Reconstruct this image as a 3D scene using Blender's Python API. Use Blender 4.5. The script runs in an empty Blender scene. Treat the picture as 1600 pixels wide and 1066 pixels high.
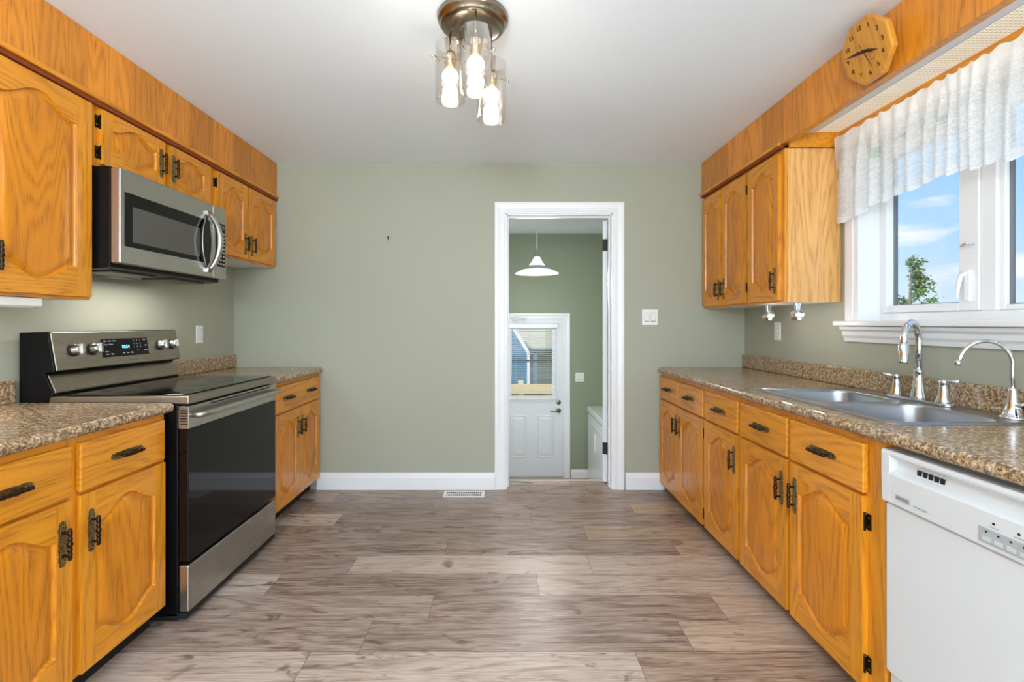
import bpy, bmesh, math, random
from mathutils import Vector, Matrix
C = bpy.context.scene.collection
PI = math.pi
rnd = random.Random(7)

def lin(r, g, b):
    f = lambda c: (c/255/12.92) if c/255 <= .04045 else ((c/255+.055)/1.055)**2.4
    return (f(r), f(g), f(b), 1)

# ------------------------------------------------------------------ camera
D, H = 3.571, 2.44          # far kitchen wall, ceiling height
XL, XR = -2.023, 1.80       # side walls
D2, ZL = 6.25, -0.78        # entry back wall, landing level
cam = bpy.data.cameras.new('camera'); co = bpy.data.objects.new('camera', cam); C.objects.link(co)
cam.sensor_width = 36; cam.lens = 36*745/1600
co.location = (0, 0, 1.24); co.rotation_euler = (PI/2, 0, 0)
cam.shift_x = 12/1600; cam.shift_y = -27/1600; cam.clip_start = .02
bpy.context.scene.camera = co
vs = bpy.context.scene.view_settings
vs.view_transform = 'Standard'; vs.look = 'None'; vs.gamma = 1; vs.exposure = 0; vs.use_curve_mapping = False

# ------------------------------------------------------------------ world: blue sky with small clouds
w = bpy.data.worlds.new('sky'); bpy.context.scene.world = w; w.use_nodes = True
n, l = w.node_tree.nodes, w.node_tree.links; n.clear()
out = n.new('ShaderNodeOutputWorld'); bg = n.new('ShaderNodeBackground'); bg.inputs[1].default_value = 1.1
tc = n.new('ShaderNodeTexCoord'); sp = n.new('ShaderNodeSeparateXYZ'); l.new(tc.outputs['Generated'], sp.inputs[0])
rp = n.new('ShaderNodeValToRGB'); l.new(sp.outputs['Z'], rp.inputs[0])
e = rp.color_ramp.elements
e[0].position = .0; e[0].color = lin(222, 240, 254); e[1].position = .55; e[1].color = lin(110, 178, 236)
k = e.new(.10); k.color = lin(192, 226, 252); k = e.new(.28); k.color = lin(150, 205, 248)
mp = n.new('ShaderNodeMapping'); mp.inputs['Scale'].default_value = (1, 1, 3.6); l.new(tc.outputs['Generated'], mp.inputs[0])
ns = n.new('ShaderNodeTexNoise'); ns.inputs['Scale'].default_value = 5.5; ns.inputs['Detail'].default_value = 6; l.new(mp.outputs[0], ns.inputs[0])
cr = n.new('ShaderNodeValToRGB'); cr.color_ramp.elements[0].position = .54; cr.color_ramp.elements[1].position = .68; l.new(ns.outputs[0], cr.inputs[0])
mx = n.new('ShaderNodeMix'); mx.data_type = 'RGBA'; l.new(cr.outputs[0], mx.inputs[0]); l.new(rp.outputs[0], mx.inputs[6]); mx.inputs[7].default_value = lin(250, 252, 255)
l.new(mx.outputs[2], bg.inputs[0]); l.new(bg.outputs[0], out.inputs[0])

def light(name, kind, loc, energy, col=(1, 1, 1), size=None, rot=(0, 0, 0), size_y=None, radius=None):
    d = bpy.data.lights.new(name, kind); d.energy = energy; d.color = col
    if kind == 'AREA':
        d.shape = 'RECTANGLE'; d.size = size; d.size_y = size_y or size
    if radius is not None and kind in ('POINT', 'SPOT'): d.shadow_soft_size = radius
    o = bpy.data.objects.new(name, d); o.location = loc; o.rotation_euler = rot; C.objects.link(o); return o
sun = light('sun', 'SUN', (0, 0, 20), 5.0, (1, .96, .9)); sun.rotation_euler = Vector((.62, .42, -.70)).to_track_quat('-Z', 'Y').to_euler(); sun.data.angle = .01
# broad unseen fill light added behind the camera to brighten the room
light('rear_fill', 'AREA', (-.1, -2.9, 1.25), 128, (.775, .905, 1), 3.3, (PI/2+.12, 0, 0), 2.0)
# added fill from the right, out of view, to lift the left side
light('right_fill', 'AREA', (XR-.05, -1.5, 1.45), 54, (.775, .905, 1), 1.6, (PI/2, 0, PI/2), 1.2)
# added fill from the left, lifts the right cabinets and wall
light('left_fill', 'AREA', (XL+.05, -1.7, 1.3), 34, (.775, .905, 1), 1.4, (PI/2, 0, -PI/2), 1.6)
# upward fill added behind the camera to brighten the ceiling
light('ceiling_fill', 'AREA', (-.35, -.75, 1.75), 96, (.775, .905, 1), .5, (PI-.30, 0, 0))

# hidden fill added in the entry to brighten the back door
light('entry_fill', 'AREA', (-.42, 4.15, .75), 17, (.92, .97, 1), .7, (PI/2-.30, 0, -.42), .7)

# ------------------------------------------------------------------ materials
MATS = {}
def mat(name, col, rough=.5, metal=0, coat=0, emit=None, es=0, spec=None):
    if name in MATS: return MATS[name]
    m = bpy.data.materials.new(name); m.use_nodes = True
    b = m.node_tree.nodes['Principled BSDF']
    b.inputs['Base Color'].default_value = col; b.inputs['Roughness'].default_value = rough; b.inputs['Metallic'].default_value = metal
    b.inputs['Coat Weight'].default_value = coat; b.inputs['Coat Roughness'].default_value = .08
    if spec is not None: b.inputs['Specular IOR Level'].default_value = spec
    if emit: b.inputs['Emission Color'].default_value = emit; b.inputs['Emission Strength'].default_value = es
    MATS[name] = m; return m
class NT:
    def __init__(s, m): s.m = m; s.n = m.node_tree.nodes; s.l = m.node_tree.links; s.b = s.n['Principled BSDF']
    def new(s, t, **kw):
        x = s.n.new(t)
        for k, v in kw.items(): setattr(x, k, v)
        return x
    def link(s, a, b): s.l.new(a, b)
    def noise(s, vec, scale, detail=3, rough=.5, dist=0):
        x = s.new('ShaderNodeTexNoise'); x.inputs['Scale'].default_value = scale; x.inputs['Detail'].default_value = detail
        x.inputs['Roughness'].default_value = rough; x.inputs['Distortion'].default_value = dist
        if vec: s.link(vec, x.inputs['Vector'])
        return x.outputs[0]
    def mapping(s, vec, scale=(1, 1, 1), loc=(0, 0, 0)):
        x = s.new('ShaderNodeMapping'); x.inputs['Scale'].default_value = scale; x.inputs['Location'].default_value = loc
        s.link(vec, x.inputs[0]); return x.outputs[0]
    def ramp(s, fac, stops):
        x = s.new('ShaderNodeValToRGB'); e = x.color_ramp.elements
        e[0].position, e[0].color = stops[0]; e[1].position, e[1].color = stops[-1]
        for p, c in stops[1:-1]: q = e.new(p); q.color = c
        s.link(fac, x.inputs[0]); return x.outputs[0]
    def math(s, op, a, b=0, c=None):
        x = s.new('ShaderNodeMath', operation=op)
        for i, v in enumerate((a, b, c)):
            if v is None: continue
            if isinstance(v, (int, float)): x.inputs[i].default_value = v
            else: s.link(v, x.inputs[i])
        return x.outputs[0]
    def mix(s, fac, a, b, mode='MIX'):
        x = s.new('ShaderNodeMix', data_type='RGBA', blend_type=mode)
        for i, v in ((0, fac), (6, a), (7, b)):
            if isinstance(v, (int, float)): x.inputs[i].default_value = v
            elif isinstance(v, tuple): x.inputs[i].default_value = v
            else: s.link(v, x.inputs[i])
        return x.outputs[2]
    def bump(s, h, strength, dist=.001):
        x = s.new('ShaderNodeBump'); x.inputs['Strength'].default_value = strength; x.inputs['Distance'].default_value = dist
        s.link(h, x.inputs['Height']); s.link(x.outputs[0], s.b.inputs['Normal'])
G = lambda v: (v, v, v, 1)

def oak(name, axis, base, dark, boards=0, rough=.28):
    """varnished oak, grain running along the object's x or z axis"""
    m = mat(name, base, rough, coat=.2); t = NT(m)
    tc = t.new('ShaderNodeTexCoord').outputs['Object']; oi = t.new('ShaderNodeObjectInfo').outputs['Random']
    off = t.new('ShaderNodeVectorMath', operation='SCALE'); off.inputs[0].default_value = (13.1, 7.7, 9.3); t.link(oi, off.inputs['Scale'])
    ad = t.new('ShaderNodeVectorMath', operation='ADD'); t.link(tc, ad.inputs[0]); t.link(off.outputs[0], ad.inputs[1]); v = ad.outputs[0]
    tone = None
    if boards:
        sx = t.new('ShaderNodeSeparateXYZ'); t.link(tc, sx.inputs[0])
        fl = t.math('FLOOR', t.math('MULTIPLY', sx.outputs['X'], 1/boards))
        wn = t.new('ShaderNodeTexWhiteNoise', noise_dimensions='1D'); t.link(fl, wn.inputs['W']); tone = wn.outputs[0]
        o2 = t.new('ShaderNodeVectorMath', operation='SCALE'); o2.inputs[0].default_value = (3.1, 5.2, 41.3); t.link(wn.outputs[0], o2.inputs['Scale'])
        a2 = t.new('ShaderNodeVectorMath', operation='ADD'); t.link(v, a2.inputs[0]); t.link(o2.outputs[0], a2.inputs[1]); v = a2.outputs[0]
    s1 = (5, 5, .55) if axis == 'z' else (.55, 5, 5)
    s2 = (1, 1, .03) if axis == 'z' else (.03, 1, 1)
    big = t.noise(t.mapping(v, s1), 1.0, 2, .5, .2)
    rings = t.math('ABSOLUTE', t.math('SINE', t.math('MULTIPLY', big, 62)))
    rings = t.math('POWER', rings, 1.6)
    fine = t.noise(t.mapping(v, s2), 420, 3, .6)
    pore = t.ramp(fine, [(.40, G(0)), (.54, G(1))])
    f = t.math('MULTIPLY', t.math('ADD', t.math('MULTIPLY', rings, .55), t.math('MULTIPLY', pore, .45)), 1)
    c = t.ramp(f, [(.0, tuple(k*.62 for k in dark[:3])+(1,)), (.45, tuple(dark[i]*.4+base[i]*.6 for i in range(3))+(1,)), (1, base)])
    lo = t.noise(t.mapping(v, (1.5, 1.5, .7)), 1.6, 2)
    c = t.mix(.35, c, t.ramp(lo, [(.3, tuple(base[i]*.72 for i in range(3))+(1,)), (.7, tuple(min(1, base[i]*1.22) for i in range(3))+(1,))]))
    if tone is not None:
        c = t.mix(1.0, c, t.ramp(tone, [(0, G(.80)), (1, G(1.12))]), 'MULTIPLY')
    t.link(c, t.b.inputs['Base Color']); t.bump(fine, .12, .0006)
    return m
OKB, OKD = lin(230, 151, 34), lin(176, 93, 6)
OAK_V = oak('oak_upright_grain', 'z', OKB, OKD); OAK_H = oak('oak_level_grain', 'x', OKB, OKD)
OAK_P = oak('oak_panel_grain', 'z', lin(224, 140, 24), lin(166, 84, 4))
OAK_B = oak('oak_veneer_boards', 'z', lin(228, 145, 38), lin(176, 94, 10), boards=.21, rough=.34)
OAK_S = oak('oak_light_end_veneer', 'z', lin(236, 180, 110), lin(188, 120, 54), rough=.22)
LIP_SHADE = mat('shaded_lip_underside', lin(132, 56, 16), .5)  # shade under the oak lip, put into the colour
def granite():
    m = mat('speckled_laminate', lin(150, 120, 90), .22, coat=.25); t = NT(m)
    p = t.new('ShaderNodeNewGeometry').outputs['Position']
    a = t.noise(p, 85, 5, .7, .3); b = t.noise(p, 170, 3, .7); d = t.noise(p, 14, 3, .6)
    c = t.ramp(a, [(.34, lin(48, 34, 24)), (.44, lin(112, 80, 50)), (.50, lin(168, 132, 92)), (.56, lin(196, 166, 126)), (.64, lin(226, 212, 190))])
    s = t.ramp(b, [(.40, G(.18)), (.48, G(1))]); c = t.mix(.8, c, s, 'MULTIPLY')
    c = t.mix(.22, c, t.ramp(d, [(.35, lin(150, 112, 72)), (.65, lin(196, 182, 162))]))
    t.link(c, t.b.inputs['Base Color']); return m
GRAN = granite()
def paint(name, col, rough=.75, spec=.3):
    m = mat(name, col, rough, spec=spec); t = NT(m)
    p = t.new('ShaderNodeNewGeometry').outputs['Position']
    t.bump(t.noise(p, 260, 3), .06, .001); return m
WALL = paint('sage_wall_paint', lin(168, 168, 150), .55)
WALL_DIM = paint('dimmed_entry_wall_paint', lin(144, 153, 130), .5)  # kitchen wall paint again, darkened for the entry's dimmer light
CEIL = paint('white_ceiling_paint', lin(240, 246, 253), .6)
WHITE = mat('white_gloss_trim', lin(238, 238, 240), .28)
WHITE_D = mat('white_door_paint', lin(226, 229, 234), .4)
PVC = mat('white_vinyl', lin(242, 242, 244), .3)
PLAST = mat('white_plastic', lin(238, 238, 234), .35)
APPL = mat('white_enamel', lin(226, 228, 230), .22)
GREY = mat('grey_print', lin(176, 180, 182), .4); DKGREY = mat('dark_grey_print', lin(90, 92, 94), .4)
BLACK = mat('black_enamel', lin(9, 9, 11), .35, spec=.2); BGLASS = mat('black_glass', lin(6, 6, 8), .05, spec=.32)
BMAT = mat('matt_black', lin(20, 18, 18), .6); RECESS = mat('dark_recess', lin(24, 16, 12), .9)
def brushed(name, col, rough=.3, axis=0):
    m = mat(name, col, rough, 1.0); t = NT(m)
    tc = t.new('ShaderNodeTexCoord').outputs['Object']
    sc = [1, 1, 1]; sc[axis] = .01
    f = t.noise(t.mapping(tc, tuple(sc)), 700, 2)
    t.link(t.math('ADD', t.math('MULTIPLY', f, .18), rough-.09), t.b.inputs['Roughness']); return m
STEEL = brushed('brushed_steel', lin(186, 184, 180), .30); STEEL_B = brushed('bronze_tinted_steel', lin(162, 152, 140), .30)
SINKM = brushed('sink_steel', lin(176, 178, 182), .34)
CHROME = mat('chrome', lin(225, 228, 232), .07, 1.0); NICKEL = mat('brushed_nickel', lin(150, 139, 124), .22, 1.0)
BRASS = mat('antique_brass', lin(122, 98, 62), .36, .9); BRASS_D = mat('dark_antique_brass', lin(58, 44, 30), .32, .85)
NT(BRASS).link(NT(BRASS).ramp(NT(BRASS).noise(NT(BRASS).new('ShaderNodeNewGeometry').outputs['Position'], 320, 3), [(.40, lin(66, 50, 30)), (.56, lin(176, 152, 104))]), BRASS.node_tree.nodes['Principled BSDF'].inputs['Base Color'])
BULB = mat('lit_bulb', lin(255, 250, 240), .4, emit=(1, .95, .86, 1), es=5)
GLOW_SHADE = mat('lit_frosted_shade', lin(245, 246, 246), .4, emit=(1, .98, .94, 1), es=.75)
LEDBLUE = mat('blue_display_digits', lin(120, 200, 255), .4, emit=lin(110, 200, 255), es=1.6)
def glass(name, tint=(1, 1, 1, 1), rough=0, refl=.08, pwr=4):
    m = bpy.data.materials.new(name); m.use_nodes = True; n, l = m.node_tree.nodes, m.node_tree.links; n.clear()
    o = n.new('ShaderNodeOutputMaterial'); tr = n.new('ShaderNodeBsdfTransparent'); gl = n.new('ShaderNodeBsdfGlossy'); mi = n.new('ShaderNodeMixShader'); lw = n.new('ShaderNodeLayerWeight')
    lw.inputs[0].default_value = .5; pw = n.new('ShaderNodeMath'); pw.operation = 'POWER'; pw.inputs[1].default_value = pwr; gl.inputs['Roughness'].default_value = rough; tr.inputs[0].default_value = tint
    mu = n.new('ShaderNodeMath'); mu.operation = 'MULTIPLY_ADD'; mu.inputs[1].default_value = .7; mu.inputs[2].default_value = refl*.3; l.new(lw.outputs['Facing'], pw.inputs[0])
    l.new(pw.outputs[0], mu.inputs[0]); l.new(mu.outputs[0], mi.inputs[0]); l.new(tr.outputs[0], mi.inputs[1]); l.new(gl.outputs[0], mi.inputs[2]); l.new(mi.outputs[0], o.inputs[0])
    MATS[name] = m; return m
GLASS = glass('window_glass', (.98, .99, 1, 1)); GLASS2 = glass('clear_lamp_glass', (.97, .95, .92, 1), .02, .3, 2.6)
def diffuser():
    m = mat('prismatic_diffuser', lin(236, 232, 218), .35, emit=(1, .95, .84, 1), es=.42); t = NT(m)
    p = t.new('ShaderNodeTexCoord').outputs['Object']
    x = t.new('ShaderNodeTexVoronoi'); x.inputs['Scale'].default_value = 62; x.inputs['Randomness'].default_value = 0; t.link(p, x.inputs['Vector'])
    c = t.ramp(x.outputs['Distance'], [(.25, G(1)), (.6, lin(186, 180, 160))])
    t.link(t.mix(1., c, lin(255, 246, 228), 'MULTIPLY'), t.b.inputs['Emission Color']); t.link(t.mix(1., c, lin(236, 232, 218), 'MULTIPLY'), t.b.inputs['Base Color'])
    t.bump(x.outputs['Distance'], .6, .004); return m
DIFF = diffuser()
def floor_mat():
    m = mat('vinyl_planks', G(.3), .4); t = NT(m)
    p = t.new('ShaderNodeNewGeometry').outputs['Position']
    at = t.new('ShaderNodeAttribute', attribute_name='tone'); sp = t.new('ShaderNodeSeparateColor'); t.link(at.outputs['Color'], sp.inputs[0])
    cb = t.new('ShaderNodeCombineXYZ'); t.link(t.math('MULTIPLY', sp.outputs[1], 40), cb.inputs[0]); t.link(t.math('MULTIPLY', sp.outputs[1], 23), cb.inputs[1])
    ad = t.new('ShaderNodeVectorMath', operation='ADD'); t.link(p, ad.inputs[0]); t.link(cb.outputs[0], ad.inputs[1]); v = ad.outputs[0]
    big = t.noise(t.mapping(v, (.8, 9, 1)), 1.0, 5, .6, .6)
    rings = t.math('ABSOLUTE', t.math('SINE', t.math('MULTIPLY', big, 26)))
    fine = t.noise(t.mapping(v, (.5, 22, 1)), 11, 6, .72, .5)
    streak = t.noise(t.mapping(v, (.5, 40, 1)), 30, 3, .65)
    kn = t.noise(t.mapping(v, (3.4, 9, 1)), 1.0, 3, .6, 1.6)
    f = t.math('ADD', t.math('ADD', t.math('MULTIPLY', rings, .10), t.math('MULTIPLY', fine, .62)), t.math('MULTIPLY', streak, .28))
    dk = t.ramp(f, [(.37, lin(78, 56, 45)), (.46, lin(126, 102, 89)), (.53, lin(154, 132, 119)), (.66, lin(194, 176, 163))])
    lt = t.ramp(f, [(.35, lin(146, 122, 105)), (.45, lin(186, 165, 148)), (.53, lin(206, 187, 171)), (.66, lin(228, 214, 201))])
    c = t.mix(sp.outputs[0], dk, lt)
    c = t.mix(t.ramp(kn, [(.60, G(0)), (.70, G(.75))]), c, lin(84, 64, 54))
    c = t.mix(sp.outputs[2], c, t.mix(1., c, lin(252, 240, 218), 'MULTIPLY'))
    t.link(c, t.b.inputs['Base Color'])
    t.link(t.math('ADD', t.math('MULTIPLY', streak, .14), .26), t.b.inputs['Roughness']); t.bump(f, .12, .001); return m
FLOORM = floor_mat()
def lace():
    m = bpy.data.materials.new('sheer_open_weave'); m.use_nodes = True; n, l = m.node_tree.nodes, m.node_tree.links; t = NT(m)
    b = t.b; b.inputs['Base Color'].default_value = lin(250, 251, 253); b.inputs['Roughness'].default_value = .9
    uv = t.new('ShaderNodeTexCoord').outputs['UV']
    base = t.noise(t.mapping(uv, (1, 1, 1)), 9, 2)
    wv = t.noise(t.mapping(uv, (30, 150, 1)), 1, 3, .6, 1.2); wh = t.noise(t.mapping(uv, (160, 26, 1)), 1, 3, .6, 1.0)
    net = t.math('MAXIMUM', t.ramp(wv, [(.5, G(0)), (.58, G(1))]), t.ramp(wh, [(.52, G(0)), (.6, G(1))]))
    sx = t.new('ShaderNodeSeparateXYZ'); t.link(uv, sx.inputs[0])
    a = t.math('ADD', t.math('MULTIPLY', net, .20), .56)
    a = t.math('ADD', a, t.ramp(sx.outputs['Y'], [(.0, G(.25)), (.05, G(.2)), (.12, G(0)), (.80, G(0)), (.9, G(.35))]))
    tr = t.new('ShaderNodeBsdfTransparent'); tl = t.new('ShaderNodeBsdfTranslucent'); tl.inputs[0].default_value = lin(250, 252, 255)
    # small printed flower sprigs
    vo = t.new('ShaderNodeTexVoronoi'); vo.inputs['Scale'].default_value = 1; vo.inputs['Randomness'].default_value = .55
    t.link(t.mapping(uv, (5.5, 3.2, 1), (0, .35, 0)), vo.inputs['Vector'])
    nd = t.noise(uv, 60, 3)
    dist = t.math('ADD', vo.outputs['Distance'], t.math('MULTIPLY', t.math('SUBTRACT', nd, .5), .45))
    band = t.ramp(sx.outputs['Y'], [(.34, G(0)), (.36, G(1)), (.64, G(1)), (.66, G(0))])
    leaf = t.math('MULTIPLY', t.ramp(dist, [(.20, G(.6)), (.30, G(0))]), band); flo = t.math('MULTIPLY', t.ramp(dist, [(.10, G(.9)), (.14, G(0))]), band)
    c = t.mix(leaf, lin(250, 251, 253), lin(150, 190, 150)); c = t.mix(flo, c, lin(240, 205, 120))
    t.link(c, b.inputs['Base Color']); t.link(c, tl.inputs[0])
    m1 = t.new('ShaderNodeMixShader'); m1.inputs[0].default_value = .5; t.link(b.outputs[0], m1.inputs[1]); t.link(tl.outputs[0], m1.inputs[2])
    m2 = t.new('ShaderNodeMixShader'); t.link(a, m2.inputs[0]); t.link(tr.outputs[0], m2.inputs[1]); t.link(m1.outputs[0], m2.inputs[2])
    t.link(m2.outputs[0], n['Material Output'].inputs[0]); MATS['lace'] = m; return m
LACE = lace()

# ------------------------------------------------------------------ mesh builder
class MB:
    def __init__(s): s.bm = bmesh.new(); s.mats = []
    def mi(s, m):
        if m not in s.mats: s.mats.append(m)
        return s.mats.index(m)
    def faces(s, vs, fs, m, smooth=False, M=None):
        vv = [s.bm.verts.new((M @ Vector(v)) if M else v) for v in vs]; i = s.mi(m)
        for f in fs:
            try: q = s.bm.faces.new([vv[k] for k in f])
            except ValueError: continue
            q.material_index = i; q.smooth = smooth
        return vv
    def box(s, x0, x1, y0, y1, z0, z1, m, M=None):
        x0, x1 = sorted((x0, x1)); y0, y1 = sorted((y0, y1)); z0, z1 = sorted((z0, z1))
        v = [(x, y, z) for z in (z0, z1) for x, y in ((x0, y0), (x1, y0), (x1, y1), (x0, y1))]
        s.faces(v, [(3, 2, 1, 0), (4, 5, 6, 7), (0, 1, 5, 4), (1, 2, 6, 5), (2, 3, 7, 6), (3, 0, 4, 7)], m, M=M); return s
    def prism(s, poly, axis, a, b, m, smooth=False, M=None):
        """extrude 2D poly along axis: 'x' -> poly is (y,z); 'y' -> (x,z); 'z' -> (x,y)"""
        f = {'x': lambda p, t: (t, p[0], p[1]), 'y': lambda p, t: (p[0], t, p[1]), 'z': lambda p, t: (p[0], p[1], t)}[axis]
        k = len(poly); v = [f(p, a) for p in poly]+[f(p, b) for p in poly]
        vv = s.faces(v, [(i, (i+1) % k, k+(i+1) % k, k+i) for i in range(k)], m, smooth, M)
        for q in (list(range(k))[::-1], list(range(k, 2*k))):
            try: g = s.bm.faces.new([vv[i] for i in q]); g.material_index = s.mi(m)
            except ValueError: pass
        return s
    def lathe(s, prof, m, seg=24, M=None, smooth=True, cap=True):
        """prof list of (r,z) revolved about z"""
        v, f = [], []; k = len(prof)
        for r, z in prof:
            for i in range(seg): a = 2*PI*i/seg; v.append((max(r, 1e-5)*math.cos(a), max(r, 1e-5)*math.sin(a), z))
        for j in range(k-1):
            for i in range(seg): f.append((j*seg+i, j*seg+(i+1) % seg, (j+1)*seg+(i+1) % seg, (j+1)*seg+i))
        if cap and prof[0] != prof[-1] and prof[0][0] > 1e-4: f.append(tuple(range(seg))[::-1])
        if cap and prof[0] != prof[-1] and prof[-1][0] > 1e-4: f.append(tuple((k-1)*seg+i for i in range(seg)))
        s.faces(v, f, m, smooth, M); return s
    def tube(s, pts, r, m, seg=12, M=None):
        pts = [Vector(p) for p in pts]; k = len(pts); rs = r if isinstance(r, (list, tuple)) else [r]*k
        v, f = [], []; up = None
        for i, p in enumerate(pts):
            d = (pts[min(i+1, k-1)]-pts[max(i-1, 0)]).normalized()
            if up is None: up = d.orthogonal().normalized()
            up = (up-d*up.dot(d)).normalized(); sd = d.cross(up)
            for j in range(seg): a = 2*PI*j/seg; v.append(tuple(p+(up*math.cos(a)+sd*math.sin(a))*rs[i]))
        for i in range(k-1):
            for j in range(seg): f.append((i*seg+j, i*seg+(j+1) % seg, (i+1)*seg+(j+1) % seg, (i+1)*seg+j))
        f.append(tuple(range(seg))[::-1]); f.append(tuple((k-1)*seg+j for j in range(seg)))
        s.faces(v, f, m, True, M); return s
    def build(s, name, parent=None, bevel=0, loc=None, rot=None, seg=2, fix=True):
        if fix: bmesh.ops.recalc_face_normals(s.bm, faces=s.bm.faces)
        me = bpy.data.meshes.new(name); s.bm.to_mesh(me); s.bm.free()
        for m in s.mats: me.materials.append(m)
        o = bpy.data.objects.new(name, me); C.objects.link(o)
        if loc: o.location = loc
        if rot: o.rotation_euler = rot
        if parent: o.parent = parent
        if bevel:
            b = o.modifiers.new('bevel', 'BEVEL'); b.width = bevel; b.segments = seg; b.limit_method = 'ANGLE'; b.angle_limit = math.radians(40); b.harden_normals = False
        return o
def tag(o, label=None, cat=None, group=None, kind=None):
    if label: o['label'] = label
    if cat: o['category'] = cat
    if group: o['group'] = group
    if kind: o['kind'] = kind
    return o
def thing(name, label, cat, loc=(0, 0, 0), rz=0, group=None):
    o = bpy.data.objects.new(name, None); o.empty_display_size = .05; C.objects.link(o); o.location = loc; o.rotation_euler = (0, 0, rz)
    return tag(o, label, cat, group)
def struct(o, label=None): o['kind'] = 'structure'; (label and o.__setitem__('label', label)); return o
def copy_tree(o, parent=None):
    c = o.copy(); C.objects.link(c); c.parent = parent
    for ch in list(o.children): copy_tree(ch, c)
    return c
def text(s, size, m, parent, name, M, depth=.0006, align='CENTER', mb=None):
    """flat lettering as real mesh; M maps text plane (x right, y up, z out)"""
    cu = bpy.data.curves.new('t', 'FONT'); cu.body = s; cu.size = size; cu.extrude = depth; cu.align_x = align; cu.align_y = 'CENTER'
    o = bpy.data.objects.new('t', cu); C.objects.link(o); bpy.context.view_layer.update()
    me = bpy.data.meshes.new_from_object(o.evaluated_get(bpy.context.evaluated_depsgraph_get()))
    bpy.data.objects.remove(o); me.transform(M)
    if mb:
        i = mb.mi(m); k = len(mb.bm.faces); mb.bm.from_mesh(me); mb.bm.faces.ensure_lookup_table()
        for f in mb.bm.faces[k:]: f.material_index = i
        return
    me.materials.clear(); me.materials.append(m)
    q = bpy.data.objects.new(name, me); C.objects.link(q); q.parent = parent; return q
TXT = Matrix(((1, 0, 0, 0), (0, 0, -1, 0), (0, 1, 0, 0), (0, 0, 0, 1)))   # text plane -> local xz facing -y
def T(x, y, z): return Matrix.Translation((x, y, z))
def RX(a): return Matrix.Rotation(a, 4, 'X')
def RY(a): return Matrix.Rotation(a, 4, 'Y')
def RZ(a): return Matrix.Rotation(a, 4, 'Z')
def rrect(x0, x1, y0, y1, r, k=6):
    p = []
    for cx, cy, a0 in ((x1-r, y1-r, 0), (x0+r, y1-r, 90), (x0+r, y0+r, 180), (x1-r, y0+r, 270)):
        for i in range(k+1): a = math.radians(a0+90*i/k); p.append((cx+r*math.cos(a), cy+r*math.sin(a)))
    return p

# ------------------------------------------------------------------ room shell
YB = -3.0
def make_floor():
    mb = MB(); bm = mb.bm; mb.mi(FLOORM); lay = bm.loops.layers.color.new('tone')
    # rows from the camera outwards: depth of far edge -> joints (x) and tones (lightness, warmth) of the planks between them
    rows = {  # index from y=1.616 : (joints, tones)
        0: ([-.73, .494], [(.85, 0), (.80, 0), (.35, .7)]),
        1: ([-.549, .72], [(.45, 0), (.10, .1), (.75, .7)]),
        2: ([-.32, .938], [(.50, 0), (.12, .4), (.72, .7)]),
        3: ([-1.10, .159, 1.38], [(.9, 0), (.06, 0), (.74, .4), (.5, .6)]),
        4: ([-.78, .44], [(.2, 0), (.85, .1), (.78, .3)]),
        5: ([-.32, .944], [(.35, 0), (.10, .1), (.7, .8)]),
        6: ([-.74, .479], [(.2, 0), (.25, 0), (.62, .8)]),
        7: ([-1.05, .17], [(.9, 0), (.22, 0), (.25, .5)]),
        8: ([-.48, .855], [(.2, 0), (.34, 0), (.75, 1)]),
        9: ([-1.2, .02], [(.5, 0), (.4, 0), (.2, .5)]),
        10: ([-.6, .62], [(.3, 0), (.3, 0), (.3, .5)])}
    i = 0; y = 1.616-.1869*25; r = random.Random(3); j = -25
    while y < 3.76:
        y1 = min(y+.1869, 3.765)
        if j in rows: js, ts = rows[j]
        else:
            o = r.uniform(0, 1.2); js = [XL-.05+o+1.22*q for q in range(4)]; ts = [(r.choice((.1, .25, .5, .8)), r.uniform(0, .6)) for _ in range(5)]
        xs = [XL-.1]+[x for x in js if XL-.1 < x < XR+.1]+[XR+.1]
        for q in range(len(xs)-1):
            g = .0007
            z = 0
            v = [bm.verts.new(p) for p in ((xs[q]+g, y+g, z), (xs[q+1]-g, y+g, z), (xs[q+1]-g, y1-g, z), (xs[q]+g, y1-g, z))]
            f = bm.faces.new(v); tn = ts[min(q, len(ts)-1)]; k = r.random()
            for lp in f.loops: lp[lay] = (tn[0], k, tn[1], 1)
        y = y1; j += 1
        if y1 >= 3.765: break
    mb.box(XL-.1, XR+.1, YB-.1, 3.765, -.12, -.0012, BMAT)
    return mb.build('floor', fix=False)
struct(make_floor())
struct(MB().box(XL-.12, XR+.12, YB-.1, D+.12, H, H+.12, CEIL).build('ceiling'))
struct(MB().box(XL-.12, XL, YB-.1, D+.12, 0, H, WALL).build('wall_left'))
# window opening in the right wall: y WY0..WY1, z WZ0..WZ1
WY0, WY1, WZ0, WZ1 = .46, 2.411, 1.25, 2.14
mb = MB()
mb.box(XR, XR+.16, WY1, D+.12, 0, H, WALL); mb.box(XR, XR+.16, WY0, WY1, 0, WZ0, WALL); mb.box(XR, XR+.16, WY0, WY1, WZ1, H, WALL); mb.box(XR, XR+.16, YB-.1, WY0, 0, H, WALL)
struct(mb.build('wall_right'))
DX0, DX1, DZ = -.01, .83, 2.085          # kitchen doorway rough opening
mb = MB(); mb.box(XL, DX0, D, D+.12, 0, H, WALL); mb.box(DX1, XR, D, D+.12, 0, H, WALL); mb.box(DX0, DX1, D, D+.12, DZ, H, WALL)
struct(mb.build('wall_back'))
mb = MB(); mb.box(XL, -1.75, YB-.12, YB, 0, H, WALL); mb.box(1.55, XR, YB-.12, YB, 0, H, WALL); mb.box(-1.75, 1.55, YB-.12, YB, 2.3, H, WALL); mb.box(-1.75, 1.55, YB-.12, YB, 0, .2, WALL)
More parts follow.
